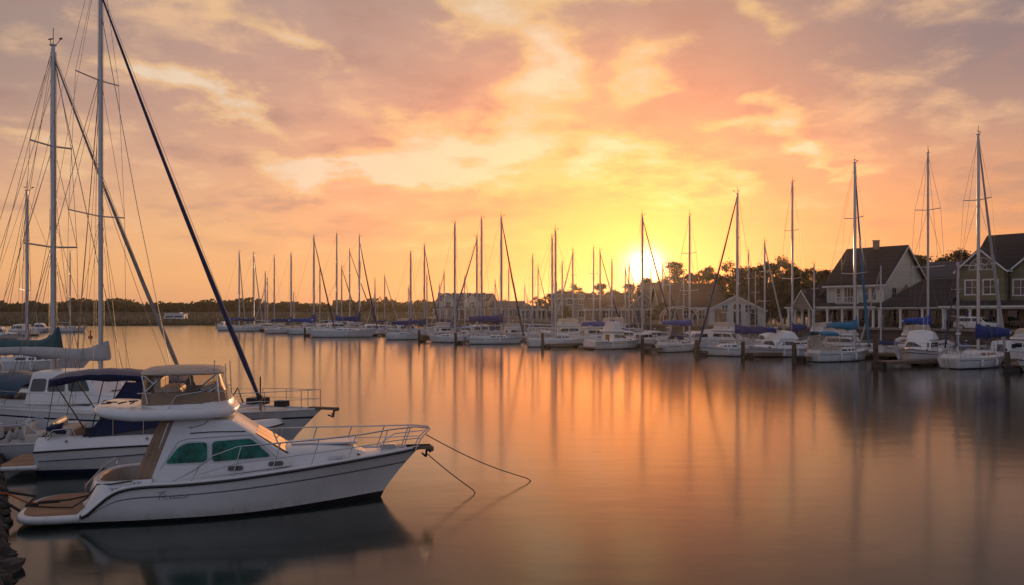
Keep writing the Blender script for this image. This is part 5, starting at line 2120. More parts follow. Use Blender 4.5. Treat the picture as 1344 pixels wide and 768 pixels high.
def gable_roof(parent, x0, x1, y0, y1, ze, zr, axis, m, oh=.45, th=.16, trim='white_trim', name='roof'):
    mb = MB()
    tr = MB()
    if axis == 'x':
        ym = (y0 + y1) / 2
        run = ym - y0
        sl = (zr - ze) / run
        for s, ya in ((-1, y0), (1, y1)):
            ye = ya + s * oh
            zeo = ze - sl * oh
            P = [(x0 - oh, ye, zeo), (x1 + oh, ye, zeo), (x1 + oh, ym, zr), (x0 - oh, ym, zr)]
            mb.prism([(p[0], p[1], p[2] + .02) for p in P], (0, 0, 1), th)
            tr.box(((x0 + x1) / 2, ye + s * .02, zeo + .0), (x1 - x0 + 2 * oh, .05, .20))
        for x in (x0 - oh, x1 + oh):
            for s, ya in ((-1, y0), (1, y1)):
                ye, zeo = ya + s * oh, ze - sl * oh
                sg = -1 if x < (x0 + x1) / 2 else 1
                tr.prism([(x + sg * .003, ye, zeo - .16), (x + sg * .003, ye, zeo + .06), (x + sg * .003, ym, zr + .06), (x + sg * .003, ym, zr - .18)], (sg, 0, 0), .05)
    else:
        xm = (x0 + x1) / 2
        run = xm - x0
        sl = (zr - ze) / run
        for s, xa in ((-1, x0), (1, x1)):
            xe = xa + s * oh
            zeo = ze - sl * oh
            P = [(xe, y0 - oh, zeo), (xe, y1 + oh, zeo), (xm, y1 + oh, zr), (xm, y0 - oh, zr)]
            mb.prism([(p[0], p[1], p[2] + .02) for p in P], (0, 0, 1), th)
            tr.box((xe + s * .02, (y0 + y1) / 2, zeo), (.05, y1 - y0 + 2 * oh, .20))
            for y in (y0 - oh, y1 + oh):
                sg = -1 if y < (y0 + y1) / 2 else 1
                tr.prism([(xe, y + sg * .003, zeo - .16), (xe, y + sg * .003, zeo + .06), (xm, y + sg * .003, zr + .06), (xm, y + sg * .003, zr - .18)], (0, sg, 0), .05)
    r = mb.build(name, m, parent, smooth=False)
    tr.build('eave_trim', M[trim], r, smooth=False)
    return r


def porch(parent, x0, x1, y0, y1, h, n, roof_m, rise=.9, rail=True):
    """columns, beam, lean-to roof, dim back wall with doors"""
    mb = MB()
    mb.prism([(x0 - .3, y0 - .4, h + .22), (x1 + .3, y0 - .4, h + .22), (x1 + .3, y1, h + .22 + rise), (x0 - .3, y1, h + .22 + rise)], (0, 0, 1), .14)
    mb.build('porch_roof', roof_m, parent, smooth=False)
    mb = MB()
    mb.box(((x0 + x1) / 2, y0, h + .10), (x1 - x0 + .3, .22, .22))
    mb.box(((x0 + x1) / 2, y0 - .42, h + .25), (x1 - x0 + .6, .06, .18))
    mb.build('porch_beam', M['white_trim'], parent, smooth=False)
    for i in range(n):
        x = lerp(x0 + .1, x1 - .1, i / (n - 1))
        mb = MB()
        mb.box((x, y0, h / 2), (.24, .24, h))
        mb.box((x, y0, .12), (.34, .34, .24)); mb.box((x, y0, h - .08), (.34, .34, .14))
        mb.build('column', M['white_trim'], parent, smooth=False)
    mb = MB()
    mb.box(((x0 + x1) / 2, (y0 + y1) / 2, .06), (x1 - x0, y1 - y0 + .6, .12))
    mb.build('porch_floor', M['board'], parent, smooth=False)
    if rail:
        mb = MB()
        mb.box(((x0 + x1) / 2, y0 + .02, .95), (x1 - x0, .06, .07)); mb.box(((x0 + x1) / 2, y0 + .02, .28), (x1 - x0, .05, .05))
        k = int((x1 - x0) / .28)
        for i in range(k):
            x = lerp(x0 + .1, x1 - .1, i / (k - 1))
            mb.box((x, y0 + .02, .62), (.035, .035, .64))
        mb.build('railing', M['wood'], parent, smooth=False)


UDIR = Vector((.6, -.8, 0))           # along the resort front, towards the viewer's right
HROT = math.atan2(-.8, .6)
VDIR = Vector((.8, .6, 0))
ORG = Vector((52.2, 85.0, 0))


def ux(px, inset):
    """distance along the resort front under a view column, at a set-back"""
    k = (px - 672) / FPX
    A = ORG + VDIR * inset
    return (k * A.y - A.x) / (UDIR.x - k * UDIR.y)


def zat(px, py, inset):
    A = ORG + VDIR * inset + UDIR * ux(px, inset)
    return CAM_Z + (HZ - py) / FPX * A.y - GZ


def resort():
    # H2: cream house with balcony
    o = ORG
    W = 2.6
    h2 = hframe('cream_house', 'cream two storey house with dark gable roof and small balcony over the long porch', ORG, HROT)
    x0, x1 = ux(1087, W), ux(1159, W)
    ze = zat(1159, 370, W)
    D = 10.5
    zr = zat(1180, 324, W + D / 2)
    gable_walls(h2, x0, x1, W, W + D, 0, ze, zr, 'x', M['siding_cream'])
    gable_roof(h2, x0, x1, W, W + D, ze, zr, 'x', M['roof'], oh=.5)
    mb = MB()
    for x in (x0, x1):
        mb.box((x + (.02 if x == x1 else -.02), W - .02, ze / 2), (.2, .2, ze))
    mb.build('corner_board', M['white_trim'], h2, smooth=False)
    xm = (x0 + x1) / 2
    zb = zat(1120, 398, W)
    win(h2, ('f', W), xm - .55, zb + 1.05, 1.7, 1.8, 4, 1)
    for dx in (-2.2, 1.55, 2.5):
        win(h2, ('f', W), xm + dx, zb + 1.15, .55, 1.5, 1, 2)
    for y in (W + 2.6, W + 6.4):
        win(h2, ('r', x1), y, zb + 1.15, .95, 1.5, 2, 2)
    mb = MB()
    mb.box((xm - .5, W - .5, zb - .12), (3.0, 1.1, .16))
    b = mb.build('balcony', M['white_trim'], h2, smooth=False)
    mb = MB()
    mb.box((xm - .5, W - 1.0, zb + .75), (3.0, .07, .08))
    for s in (-1, 1):
        mb.box((xm - .5 + s * 1.47, W - .5, zb + .75), (.07, 1.0, .08)); mb.box((xm - .5 + s * 1.47, W - 1.0, zb + .4), (.1, .1, .9))
    for i in range(14):
        mb.box((xm - .5 + lerp(-1.4, 1.4, i / 13), W - 1.0, zb + .35), (.05, .04, .75))
    mb.build('balustrade', M['white_trim'], b, smooth=False)
    mb = MB()
    mb.box((lerp(x0, x1, .55), W + D / 2 - .8, zr + .35), (.6, .6, 1.1)); mb.box((lerp(x0, x1, .55), W + D / 2 - .8, zr + .92), (.72, .72, .1))
    mb.build('chimney', M['siding_tan'], h2, smooth=False)
    hp = zat(1125, 405, 0) - .1
    porch(h2, x0 - .6, x1 + .3, 0, W, hp, 5, M['roof'], rise=.5)
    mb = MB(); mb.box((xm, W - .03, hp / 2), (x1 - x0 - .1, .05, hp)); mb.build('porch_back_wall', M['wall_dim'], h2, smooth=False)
    for i in range(4):
        mb = MB(); mb.box((lerp(x0 + .9, x1 - .9, i / 3), W - .07, 1.1), (1.1, .05, 2.1)); mb.build('door', M['glass'], h2, smooth=False)
    # link wing between the two houses
    lk = hframe('link_wing', 'low dark roofed porch wing between the cream house and the olive gabled house', ORG, HROT, 'building')
    a0, a1 = x1 + .85, ux(1256, W)
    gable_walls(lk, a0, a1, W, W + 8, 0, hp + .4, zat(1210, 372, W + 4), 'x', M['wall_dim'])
    zz = zat(1215, 368, W + 4)
    mb = MB()
    mb.prism([(a0 - .2, -.4, hp + .24), (a1 + .2, -.4, hp + .24), (a1 + .2, W + 4, zz), (a0 + 2.2, W + 4, zz)], (0, 0, 1), .15)
    mb.prism([(a0 + 2.2, W + 4, zz), (a1 + .2, W + 4, zz), (a1 + .2, W + 8.4, hp + .24), (a0 - .2, W + 8.4, hp + .24)], (0, 0, 1), .15)
    mb.prism([(a0 - .2, -.4, hp + .24), (a0 + 2.2, W + 4, zz), (a0 - .2, W + 8.4, hp + .24)], (0, 0, 1), .15)
    mb.build('roof', M['roof'], lk, smooth=False)
    porch(lk, a0, a1, 0.06, W, hp, 4, M['roof'], rise=.12)
    for i in range(4):
        mb = MB(); mb.box((lerp(a0 + .9, a1 - .9, i / 3), W - .05, 1.1), (1.2, .05, 2.1)); mb.build('door', M['glass'], lk, smooth=False)
    # grey roofed block behind the link
    bk = hframe('grey_roofed_building', 'plain building with slate grey roof showing behind the link wing', ORG, HROT, 'building')
    b0, b1 = ux(1204, 15), ux(1275, 15)
    ze3, zr3 = zat(1235, 364, 15), zat(1235, 345, 19)
    gable_walls(bk, b0, b1, 15, 23, 0, ze3, zr3, 'x', M['siding_grey'])
    gable_roof(bk, b0, b1, 15, 23, ze3, zr3, 'x', M['roof_grey'], oh=.4, trim='siding_grey')
    # H1: olive gabled house
    h1 = hframe('olive_gabled_house', 'olive shingled house with white trimmed gable and broad dark roof at the right edge', ORG, HROT)
    g0, g1 = ux(1259, W), ux(1318, W)
    ze1 = zat(1288, 352, W)
    zg = zat(1288, 327, W)
    gable_walls(h1, g0, g1, W, W + 7, 0, ze1, zg, 'y', M['siding_olive'], 'gable_wall')
    gable_roof(h1, g0, g1, W, W + 7, ze1, zg, 'y', M['roof'], oh=.45, name='gable_roof')
    xm1 = (g0 + g1) / 2
    zw = zat(1288, 377, W)
    win(h1, ('f', W), xm1 - .95, zw, 1.35, 1.5, 2, 2, fw=.14)
    win(h1, ('f', W), xm1 + .95, zw, 1.35, 1.5, 2, 2, fw=.14)
    mb = MB()
    mb.box((xm1, W - .04, zw - 1.25), (5.0, .06, .8))
    mb.build('apron_board', M['siding_olive'], h1, smooth=False)
    # arched ornament in the gable
    za = zat(1288, 350, W)
    mb = MB()
    n = 12
    arc = [(xm1 + 1.25 * math.cos(math.pi * i / n), W - .06, za - .35 + 1.35 * math.sin(math.pi * i / n) ** .9) for i in range(n + 1)]
    mb.tube(arc, .06, 6)
    mb.tube([arc[0], arc[-1]], .055, 6)
    for i in (3, 6, 9):
        mb.tube([(xm1, W - .06, za - .35), arc[i]], .035, 5)
    mb.tube([(xm1 + .65 * math.cos(math.pi * i / n), W - .06, za - .35 + .7 * math.sin(math.pi * i / n)) for i in range(n + 1)], .035, 5)
    fr = mb.build('arched_window', M['white_trim'], h1)
    mb = MB()
    mb.prism([(p[0], W - .01, p[2]) for p in arc], (0, -1, 0), .03)
    mb.build('pane', M['glass'], fr, smooth=False)
    # main block behind, ridge parallel to the front
    m0, m1 = g0 + .6, g1 + 13
    zrm = zat(1300, 311, W + 7)
    zem = zat(1325, 356, W + 1.8)
    gable_walls(h1, m0, m1, W + 1.8, W + 12, 0, zem, zrm, 'x', M['siding_olive'])
    gable_roof(h1, m0, m1, W + 1.8, W + 12, zem, zrm, 'x', M['roof'], oh=.5)
    win(h1, ('f', W + 1.8), ux(1340, W + 1.8), zw - .1, 1.5, 1.6, 2, 2, fw=.14)
    g2, g3 = ux(1326, W + 1), ux(1326, W + 1) + 6
    gable_walls(h1, g2, g3, W + 1, W + 7, 0, zem, zem + 2.6, 'y', M['siding_olive'], 'gable_wall')
    gable_roof(h1, g2, g3, W + 1, W + 7, zem, zem + 2.6, 'y', M['roof'], oh=.4, name='gable_roof')
    win(h1, ('f', W + 1), ux(1340, W + 1), zw - .1, 1.4, 1.6, 2, 2, fw=.14)
    porch(h1, g0 - .6, g1 + 12, -.06, W, hp, 7, M['roof'], rise=.6)
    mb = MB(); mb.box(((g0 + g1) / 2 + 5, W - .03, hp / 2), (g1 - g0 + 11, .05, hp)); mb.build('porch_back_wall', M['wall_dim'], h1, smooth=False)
    for i in range(6):
        mb = MB(); mb.box((lerp(g0 + .9, g1 + 8, i / 5), W - .07, 1.1), (1.1, .05, 2.1)); mb.build('door', M['glass'], h1, smooth=False)
    # left wing with a small white gable
    lw = hframe('porch_pavilion', 'low dark roofed pavilion with small white edged gable left of the cream house', ORG, HROT, 'building')
    c0, c1 = ux(1034, 0), x0 - 1.0
    zl = zat(1070, 374, 6)
    mb = MB()
    mb.prism([(c0 - .2, -.4, hp + .24), (c1 + .2, -.4, hp + .24), (c1 + .2, 5, zl), (c0 + 1.6, 5, zl)], (0, 0, 1), .15)
    mb.prism([(c0 + 1.6, 5, zl), (c1 + .2, 5, zl), (c1 + .2, 10, hp + .24), (c0 - .2, 10, hp + .24)], (0, 0, 1), .15)
    mb.prism([(c0 - .2, -.4, hp + .24), (c0 + 1.6, 5, zl), (c0 - .2, 10, hp + .24)], (0, 0, 1), .15)
    mb.build('roof', M['roof'], lw, smooth=False)
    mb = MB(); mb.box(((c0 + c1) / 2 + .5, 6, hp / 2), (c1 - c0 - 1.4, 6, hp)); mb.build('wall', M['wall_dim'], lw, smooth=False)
    porch(lw, c0, c1, .05, 3, hp, 4, M['roof'], rise=.1)
    e0, e1 = ux(1040, -.7), ux(1066, -.7)
    zpk = zat(1053, 381, -.7)
    gable_walls(lw, e0, e1, -.7, 3.0, hp + .2, hp + .25, zpk, 'y', M['siding_tan'], 'gable_wall')
    gable_roof(lw, e0, e1, -.7, 3.0, hp + .25, zpk, 'y', M['roof'], oh=.25, name='gable_roof')


resort()


def face_house(name, label, pxl, pxr, dep, base_py, eave_py, apex_py, depth_m, wall, roofm, axis='y', turn=0.0, wins=(), trim='white_trim', oh=.45, cat='house'):
    """a free-standing house surveyed from the water; ridge along y shows its gable, along x its long side"""
    pc = (pxl + pxr) / 2
    X_ = (pc - 672) / FPX * dep
    w = (pxr - pxl) / FPX * dep
    h = hframe(name, label, (X_, dep), -math.atan2(X_, dep) * .6 + R(turn), cat)
    zf = lambda py: CAM_Z + (HZ - py) / FPX * dep - GZ
    ze, zr = zf(eave_py), CAM_Z + (HZ - apex_py) / FPX * (dep + (0 if axis == 'y' else depth_m / 2)) - GZ
    gable_walls(h, -w / 2, w / 2, 0, depth_m, -.5, ze, zr, axis, M[wall])
    gable_roof(h, -w / 2, w / 2, 0, depth_m, ze, zr, axis, M[roofm], oh=oh, trim=trim)
    return h, w, ze, zr


def shore_houses():
    h, w, ze, zr = face_house('boathouse', 'white boathouse with wide low gable, round window and dark door openings', 931, 1001, 118, 425, 406, 388, 12, 'siding_white', 'roof_brown', turn=-8)
    for u in (-w * .28, w * .02, w * .32):
        mb = MB(); mb.box((u, -.03, 1.25), (w * (.22 if u < 0 else .13), .06, 2.3)); mb.build('door', M['wall_dim'] if u < 0 else M['glass'], h, smooth=False)
    mb = MB()
    mb.tube([(w * .02, -.12, ze + .35), (w * .02, .02, ze + .35)], .72, 16)
    rw = mb.build('round_window', M['white_trim'], h)
    mb = MB(); mb.tube([(w * .02, -.14, ze + .35), (w * .02, -.1, ze + .35)], .58, 16); mb.build('pane', M['glass'], rw)
    for u in (-w * .2, w * .22):
        win(h, ('f', 0), u, ze + .1, .8, 1.0, 2, 2)
    # brown roof rising to the left behind the boathouse
    h, w, ze, zr = face_house('brown_roofed_house', 'house with long rusty brown roof left of the white boathouse', 868, 950, 132, 425, 402, 374, 11, 'siding_tan', 'roof_brown', axis='x', turn=6)
    for u in (-w * .34, -w * .1, w * .15, w * .36):
        win(h, ('f', 0), u, 1.6, 1.0, 1.4, 2, 2)
    for s, px in ((0, 893), (1, 925)):
        q = empty('arched_shelter', ((px - 672) / FPX * 122, 122, GZ), 0, ('arched canvas shelter left of the white boathouse', 'smaller arched canvas shelter touching the white boathouse')[s], 'shelter')
        mb = MB()
        rr = 2.6 - .6 * s
        mb.loft([[(rr * math.cos(a), y, .4 + 2.0 * math.sin(a) ** .8 + (.4 if s == 0 else 0)) for a in [math.pi * i / 12 for i in range(13)]] for y in (0, 1.5, 3)], closed=False)
        cv = mb.build('canvas', M['tan'], q); so = cv.modifiers.new('thickness', 'SOLIDIFY'); so.thickness = .05
        for y in (0, 3):
            mb = MB()
            mb.tube([(rr * 1.01 * math.cos(a), y, .0 if a in (0, math.pi) else .42 + 2.0 * max(0, math.sin(a)) ** .8 + (.4 if s == 0 else 0)) for a in [math.pi * i / 12 for i in range(13)]], .06, 6)
            mb.build('hoop', M['white_trim'], q)
    h, w, ze, zr = face_house('gabled_porch_house', 'two storey house with pale edged gable and open porches under the sun', 824, 866, 146, 425, 404, 384, 11, 'siding_tan', 'roof_brown', turn=-4)
    win(h, ('f', 0), -w * .2, ze - 1.0, 1.0, 1.5, 2, 2); win(h, ('f', 0), w * .2, ze - 1.0, 1.0, 1.5, 2, 2); win(h, ('f', 0), 0, ze + .9, .8, .9, 2, 1)
    porch(h, -w * .7, w * .7, -2.6, -.02, 2.3, 5, M['roof_brown'], rise=.5)
    h, w, ze, zr = face_house('dark_roofed_house', 'broad house with steep dark brown roof directly below the sun', 852, 905, 158, 425, 398, 372, 12, 'siding_grey', 'roof_brown', axis='x', turn=4)
    for u in (-w * .3, 0, w * .3):
        win(h, ('f', 0), u, ze - 1.2, 1.0, 1.4, 2, 2)
    h, w, ze, zr = face_house('small_brown_house', 'small brown house with porch just left of the pale edged gable', 768, 822, 158, 425, 404, 388, 10, 'siding_tan', 'roof_brown', axis='x', turn=-6)
    for u in (-w * .3, 0, w * .3):
        win(h, ('f', 0), u, ze - 1.3, 1.1, 1.4, 2, 2)
    porch(h, -w * .5, w * .5, -2.4, -.02, 2.3, 6, M['roof_brown'], rise=.5)
    h, w, ze, zr = face_house('grey_flat_house', 'grey boxy house with shallow roof among the trees left of the sun', 724, 772, 178, 425, 392, 386, 12, 'siding_grey', 'roof_grey', axis='x', turn=-8)
    for zz in (1.6, 4.4):
        for u in (-w * .32, 0, w * .32):
            win(h, ('f', 0), u, zz, 1.2, 1.4, 2, 2)
    h, w, ze, zr = face_house('low_pavilion', 'low flat pavilion with white columns between the inn and the grey house', 684, 726, 185, 425, 407, 402, 9, 'siding_white', 'roof_grey', axis='x', turn=-6)
    porch(h, -w * .5, w * .5, -2.6, -.02, 2.4, 7, M['roof_grey'], rise=.4)
    for i in range(4):
        win(h, ('f', 0), lerp(-w * .38, w * .38, i / 3), 1.4, 1.3, 1.8, 2, 1)
    h, w, ze, zr = face_house('waterfront_inn', 'large three storey inn with grey roof, left of the tallest masts', 572, 640, 222, 425, 396, 386, 14, 'siding_tan', 'roof_grey', axis='x', turn=-12)
    for zz in (1.6, 4.3, 6.6):
        for i in range(7):
            win(h, ('f', 0), lerp(-w * .43, w * .43, i / 6), zz, 1.1, 1.4, 2, 1)
    for u in (-w * .25, w * .22):
        gable_walls(h, u - 2.2, u + 2.2, -1.0, 5, 0, ze, ze + 1.9, 'y', M['siding_white'], 'gable_wall')
        gable_roof(h, u - 2.2, u + 2.2, -1.0, 5, ze, ze + 1.9, 'y', M['roof_grey'], oh=.3, name='gable_roof')
        win(h, ('f', -1.0), u, ze - .9, 1.4, 1.5, 2, 2)
    porch(h, -w * .5, w * .5, -3.2, -1.02, 2.6, 9, M['roof_grey'], rise=.5)
    h, w, ze, zr = face_house('low_tan_house', 'low tan house with grey roof right of the inn', 644, 684, 205, 425, 404, 396, 10, 'siding_tan', 'roof_grey', axis='x', turn=-8)
    for i in range(4):
        win(h, ('f', 0), lerp(-w * .38, w * .38, i / 3), ze - 1.4, 1.2, 1.5, 2, 2)


shore_houses()


# promenade rail, tables and chairs on the porch, lamp posts
def furniture():
    def chair():
        r = empty('patio_chair', (0, 0, 0), 0, 'dark patio chair standing on the long porch', 'chair', 'dark patio chairs on the porch')
        mb = MB(); mb.box((0, 0, .45), (.46, .46, .05)); mb.build('seat', M['wood'], r)
        mb = MB(); mb.box((0, .22, .74), (.46, .04, .5)); mb.build('backrest', M['wood'], r)
        for x in (-.2, .2):
            for y in (-.2, .2):
                mb = MB(); mb.box((x, y, .215), (.05, .05, .43)); mb.build('leg', M['black'], r)
        return r
    def table():
        r = empty('patio_table', (0, 0, 0), 0, 'round patio table standing on the long porch', 'table', 'round patio tables on the porch')
        mb = MB(); mb.tube([(0, 0, .72), (0, 0, .76)], .5, 14); mb.build('table_top', M['board'], r)
        mb = MB(); mb.tube([(0, 0, .04), (0, 0, .72)], .05, 8); mb.tube([(0, 0, 0), (0, 0, .05)], .28, 10); mb.build('pedestal', M['black'], r)
        return r
    ch = tb = None
    rr = random.Random(9)
    for i, px in enumerate((1056, 1074, 1096, 1112, 1128, 1146, 1182, 1196, 1216, 1232, 1268, 1300, 1316, 1334)):
        ins = 1.35
        p = ORG + VDIR * ins + UDIR * ux(px, ins)
        t = tb = table() if tb is None else tb
        if i: t = copy_tree(tb)
        t.location = (p.x, p.y, GZ + .12)
        for s in range(2):
            if ch is None:
                c = ch = chair()
            else:
                c = copy_tree(ch)
            a = rr.uniform(0, 6.28) if s == 0 else a + math.pi + rr.uniform(-.5, .5)
            c.location = (p.x + .78 * math.cos(a), p.y + .78 * math.sin(a), GZ + .12)
            c.rotation_euler = (0, 0, a - math.pi / 2)


furniture()


# ------------------------------------------------------------------ trees
M['bark'] = mat('tree_bark', (.05, .036, .026), .9, var=.4, vscale=4)
def leaf(name, col, var):
    m = mat(name, col, .75, var=var, vscale=.9)
    nt = m.node_tree
    b = nt.nodes['Principled BSDF']
    t = nt.nodes.new('ShaderNodeBsdfTranslucent')
    t.inputs[0].default_value = (col[0] * 1.5, col[1] * 1.3, col[2] * .8, 1)
    mx = nt.nodes.new('ShaderNodeMixShader')
    mx.inputs[0].default_value = .35
    nt.links.new(b.outputs[0], mx.inputs[1])
    nt.links.new(t.outputs[0], mx.inputs[2])
    nt.links.new(mx.outputs[0], nt.nodes['Material Output'].inputs['Surface'])
    return m


M['leaf_a'] = leaf('dark_green_leaves', (.050, .056, .020), .5)
M['leaf_b'] = leaf('olive_leaves', (.075, .070, .022), .5)
M['leaf_c'] = leaf('rusty_leaves', (.10, .060, .020), .5)


def tree_mesh(seed, h, w, kind, m, n=2600):
    rr = random.Random(seed)
    root = empty('tree', (0, 0, 0))
    tr = MB()
    bend = rr.uniform(-.04, .04) * h
    th = h * (.62 if kind != 'pine' else .95)
    tr.tube([(0, 0, -.3), (bend * .3, 0, th * .4), (bend, 0, th)], [h * .022, h * .016, h * .005], 7)
    blobs = []
    if kind == 'pine':
        for k in range(26):
            u = (k / 25) ** .8
            z = h * lerp(.38, 1.0, u)
            a = rr.uniform(0, 6.28)
            r = w * .5 * rr.uniform(.25, 1.0) * (1.05 - .72 * u)
            c = Vector((bend * z / th + math.cos(a) * r, math.sin(a) * r, z + rr.uniform(-.02, .02) * h))
            blobs.append((c, Vector((w * .17, w * .17, h * .030)) * rr.uniform(.6, 1.35)))
            tr.tube([(bend * z / th, 0, z - h * .03), c], [h * .005, h * .002], 4)
    else:
        for k in range(46):
            u = rr.random() ** .85
            z = h * lerp(.22, .96, u)
            prof = math.sin(math.pi * min(1, (u + .28) / 1.28) ** .9) ** .7
            rad = w * .5 * prof * rr.random() ** .5
            a = rr.uniform(0, 6.28)
            c = Vector((bend * u + math.cos(a) * rad, math.sin(a) * rad, z))
            sc = w * rr.uniform(.055, .135) * (1.15 - .45 * u)
            blobs.append((c, Vector((sc, sc, sc * rr.uniform(.55, 1.0)))))
            tr.tube([(bend * .6, 0, min(th, z * .55)), c * .6 + Vector((0, 0, z * .30)), c], [h * .008, h * .004, h * .0015], 4)
    tr.build('trunk', M['bark'], root)
    mb = MB()
    wts = [b[1].x * b[1].y for b in blobs]
    for i in range(n):
        c, s = rr.choices(blobs, wts)[0]
        v = Vector((rr.gauss(0, 1), rr.gauss(0, 1), rr.gauss(0, 1))).normalized() * (rr.random() ** .45) * rr.choice((1, 1, 1, 1.3, 1.7))
        p = c + Vector((v.x * s.x, v.y * s.y, v.z * s.z))
        q = Vector((rr.gauss(0, 1), rr.gauss(0, 1), rr.gauss(0, 1))).normalized()
        a = q.orthogonal().normalized(); b = q.cross(a)
        l = rr.uniform(.09, .24) * (h / 10) ** .5
        mb.add([p - a * l, p + b * l * .55, p + a * l, p - b * l * .55], [(0, 1, 2, 3)])
    mb.build('crown', m, root, smooth=False)
    return root


def trees():
    V = {'a': ('round', 10, 7.5, M['leaf_a'], 1), 'b': ('round', 10, 8, M['leaf_b'], 2), 'c': ('round', 10, 7, M['leaf_c'], 3), 'd': ('round', 10, 9, M['leaf_a'], 7), 'p': ('pine', 12, 7, M['leaf_b'], 5), 's': ('pine', 12, 5, M['leaf_a'], 6)}
    made = {}
    G = 'trees behind the waterfront houses'
    names = {'a': 'dark bushy tree', 'b': 'olive leafy tree', 'c': 'thin rusty leaved tree', 'd': 'wide dark spreading tree', 'p': 'tall open crowned pine', 's': 'slim dark pine'}
    spots = [
        # px, top py, distance, kind, where it stands
        (885, 343, 172, 'p', 'just right of the sun, tallest beside it'), (848, 366, 178, 'b', 'right in front of the sun'), (826, 372, 182, 'c', 'left of the sun above the pale edged gable'), (806, 380, 180, 'a', 'behind the small brown house'),
        (788, 372, 188, 'c', 'with a thin top left of the small brown house'), (768, 384, 190, 'a', 'between the grey house and the small brown house'), (752, 374, 200, 'd', 'rising over the grey boxy house'), (735, 380, 205, 'a', 'at the left of the grey boxy house'),
        (712, 394, 215, 'b', 'over the low pavilion'), (690, 398, 225, 'a', 'left of the low pavilion'), (662, 394, 238, 'd', 'behind the low tan house'), (640, 392, 245, 'a', 'at the right end of the inn'),
        (605, 393, 250, 'a', 'behind the middle of the inn'), (576, 396, 258, 'b', 'behind the left end of the inn'),
        (908, 358, 170, 'c', 'right of the tall open pine'), (930, 352, 165, 'b', 'over the long brown roof'), (948, 362, 160, 'c', 'over the gap left of the boathouse'), (958, 346, 152, 'd', 'behind the boathouse, left side'), (985, 350, 148, 'a', 'behind the boathouse, right side'),
        (1006, 344, 142, 'a', 'right of the boathouse ridge'), (1022, 340, 150, 'd', 'with the broadest crown right of the boathouse'), (1044, 352, 138, 'b', 'behind the mast of the rounded hardtop cruiser'), (1064, 352, 136, 'a', 'above the pavilion gable'), (1084, 354, 140, 'c', 'at the left end of the cream house roof'),
        (1038, 372, 122, 'b', 'low beside the pavilion'), (1012, 378, 124, 'a', 'low between boathouse and pavilion'),
        (1206, 334, 125, 'p', 'peeping over the slate grey roof'), (1190, 344, 128, 's', 'left of the one over the slate roof'), (1228, 342, 128, 'a', 'low over the slate grey roof'), (1248, 337, 122, 'd', 'touching the olive gable'), (1262, 330, 126, 'b', 'behind the olive gable ridge'),
        (1000, 362, 128, 'd', 'close behind the boathouse, filling its right flank'), (1030, 360, 132, 'a', 'filling the belt left of the pavilion gable'), (1056, 366, 128, 'd', 'tucked behind the pavilion roof'), (1078, 366, 126, 'a', 'tucked against the cream house roof'),
        (918, 372, 150, 'd', 'low behind the long brown roof, left part'), (940, 370, 146, 'a', 'low behind the long brown roof, right part'), (1018, 392, 118, 'd', 'lowest beside the boathouse wall'), (970, 364, 140, 'd', 'filling behind the boathouse ridge'),
        (704, 390, 205, 'd', 'spreading behind the low pavilion, right part'), (722, 386, 208, 'b', 'filling the gap between pavilion and grey boxy house'), (760, 384, 194, 'd', 'behind the right half of the grey boxy house'), (778, 384, 186, 'b', 'above the left half of the small brown house'), (797, 386, 184, 'd', 'above the middle of the small brown house'),
        (816, 384, 180, 'a', 'above the right end of the small brown house'), (838, 380, 176, 'd', 'behind the pale edged gable, below the sun'), (862, 376, 174, 'a', 'over the steep dark brown roof, below the sun'), (872, 366, 176, 'c', 'with a ragged top left of the tall open pine'), (898, 370, 168, 'd', 'at the foot of the tall open pine'), (676, 397, 222, 'b', 'right of the low tan house'), (624, 395, 240, 'd', 'behind the right half of the inn'),
        (868, 398, 128, 'b', 'low and bright beside the arched shelters'), (742, 402, 172, 'c', 'low in front of the grey boxy house'),
    ]
    for px, top, dep, k, where in spots:
        kind, h, w, m, seed = V[k]
        H_ = CAM_Z + (HZ - top) / FPX * dep - GZ
        if k in made:
            t = copy_tree(made[k])
        else:
            t = made[k] = tree_mesh(seed, h, w, kind, m, 6500 if kind != 'pine' else 4200)
        tag(t, names[k] + ' ' + where, 'tree', G)
        s = H_ / h / (.97 if kind != 'pine' else 1.03)
        t.location = ((px - 672) / FPX * dep, dep, GZ)
        t.rotation_euler = (0, 0, (px * 37 % 628) / 100)
        t.scale = (s, s, s) if s > .7 else (max(s, .55), max(s, .55), s)


trees()


def far_wood():
    rr = random.Random(31)
    mb = MB()
    for i in range(520):
        t = rr.random()
        px = lerp(-40, 640, t)
        dep = rr.uniform(430, 520)
        x = (px - 672) / FPX * dep
        top = CAM_Z + (HZ - (396 + 3 * math.sin(px * .035) + 2 * math.sin(px * .11) + rr.uniform(-2.5, 4))) / FPX * dep
        w = rr.uniform(3, 6)
        for k in range(46):
            v = Vector((rr.gauss(0, 1), rr.gauss(0, 1), rr.gauss(0, 1))).normalized() * rr.random() ** .4
            z0 = 3.5
            p = Vector((x + v.x * w, dep + v.y * w, lerp(z0, top, .5) + v.z * (top - z0) / 2))
            q = Vector((rr.gauss(0, 1), rr.gauss(0, 1), rr.gauss(0, .6))).normalized()
            a = q.orthogonal().normalized(); b = q.cross(a)
            l = rr.uniform(.7, 1.5)
            mb.add([p - a * l, p + b * l * .7, p + a * l, p - b * l * .7], [(0, 1, 2, 3)])
    tag(mb.build('far_woodland', M['leaf_a'], smooth=False), 'low hazy line of woodland beyond the marsh on the left horizon', 'woodland', kind='stuff')


far_wood()

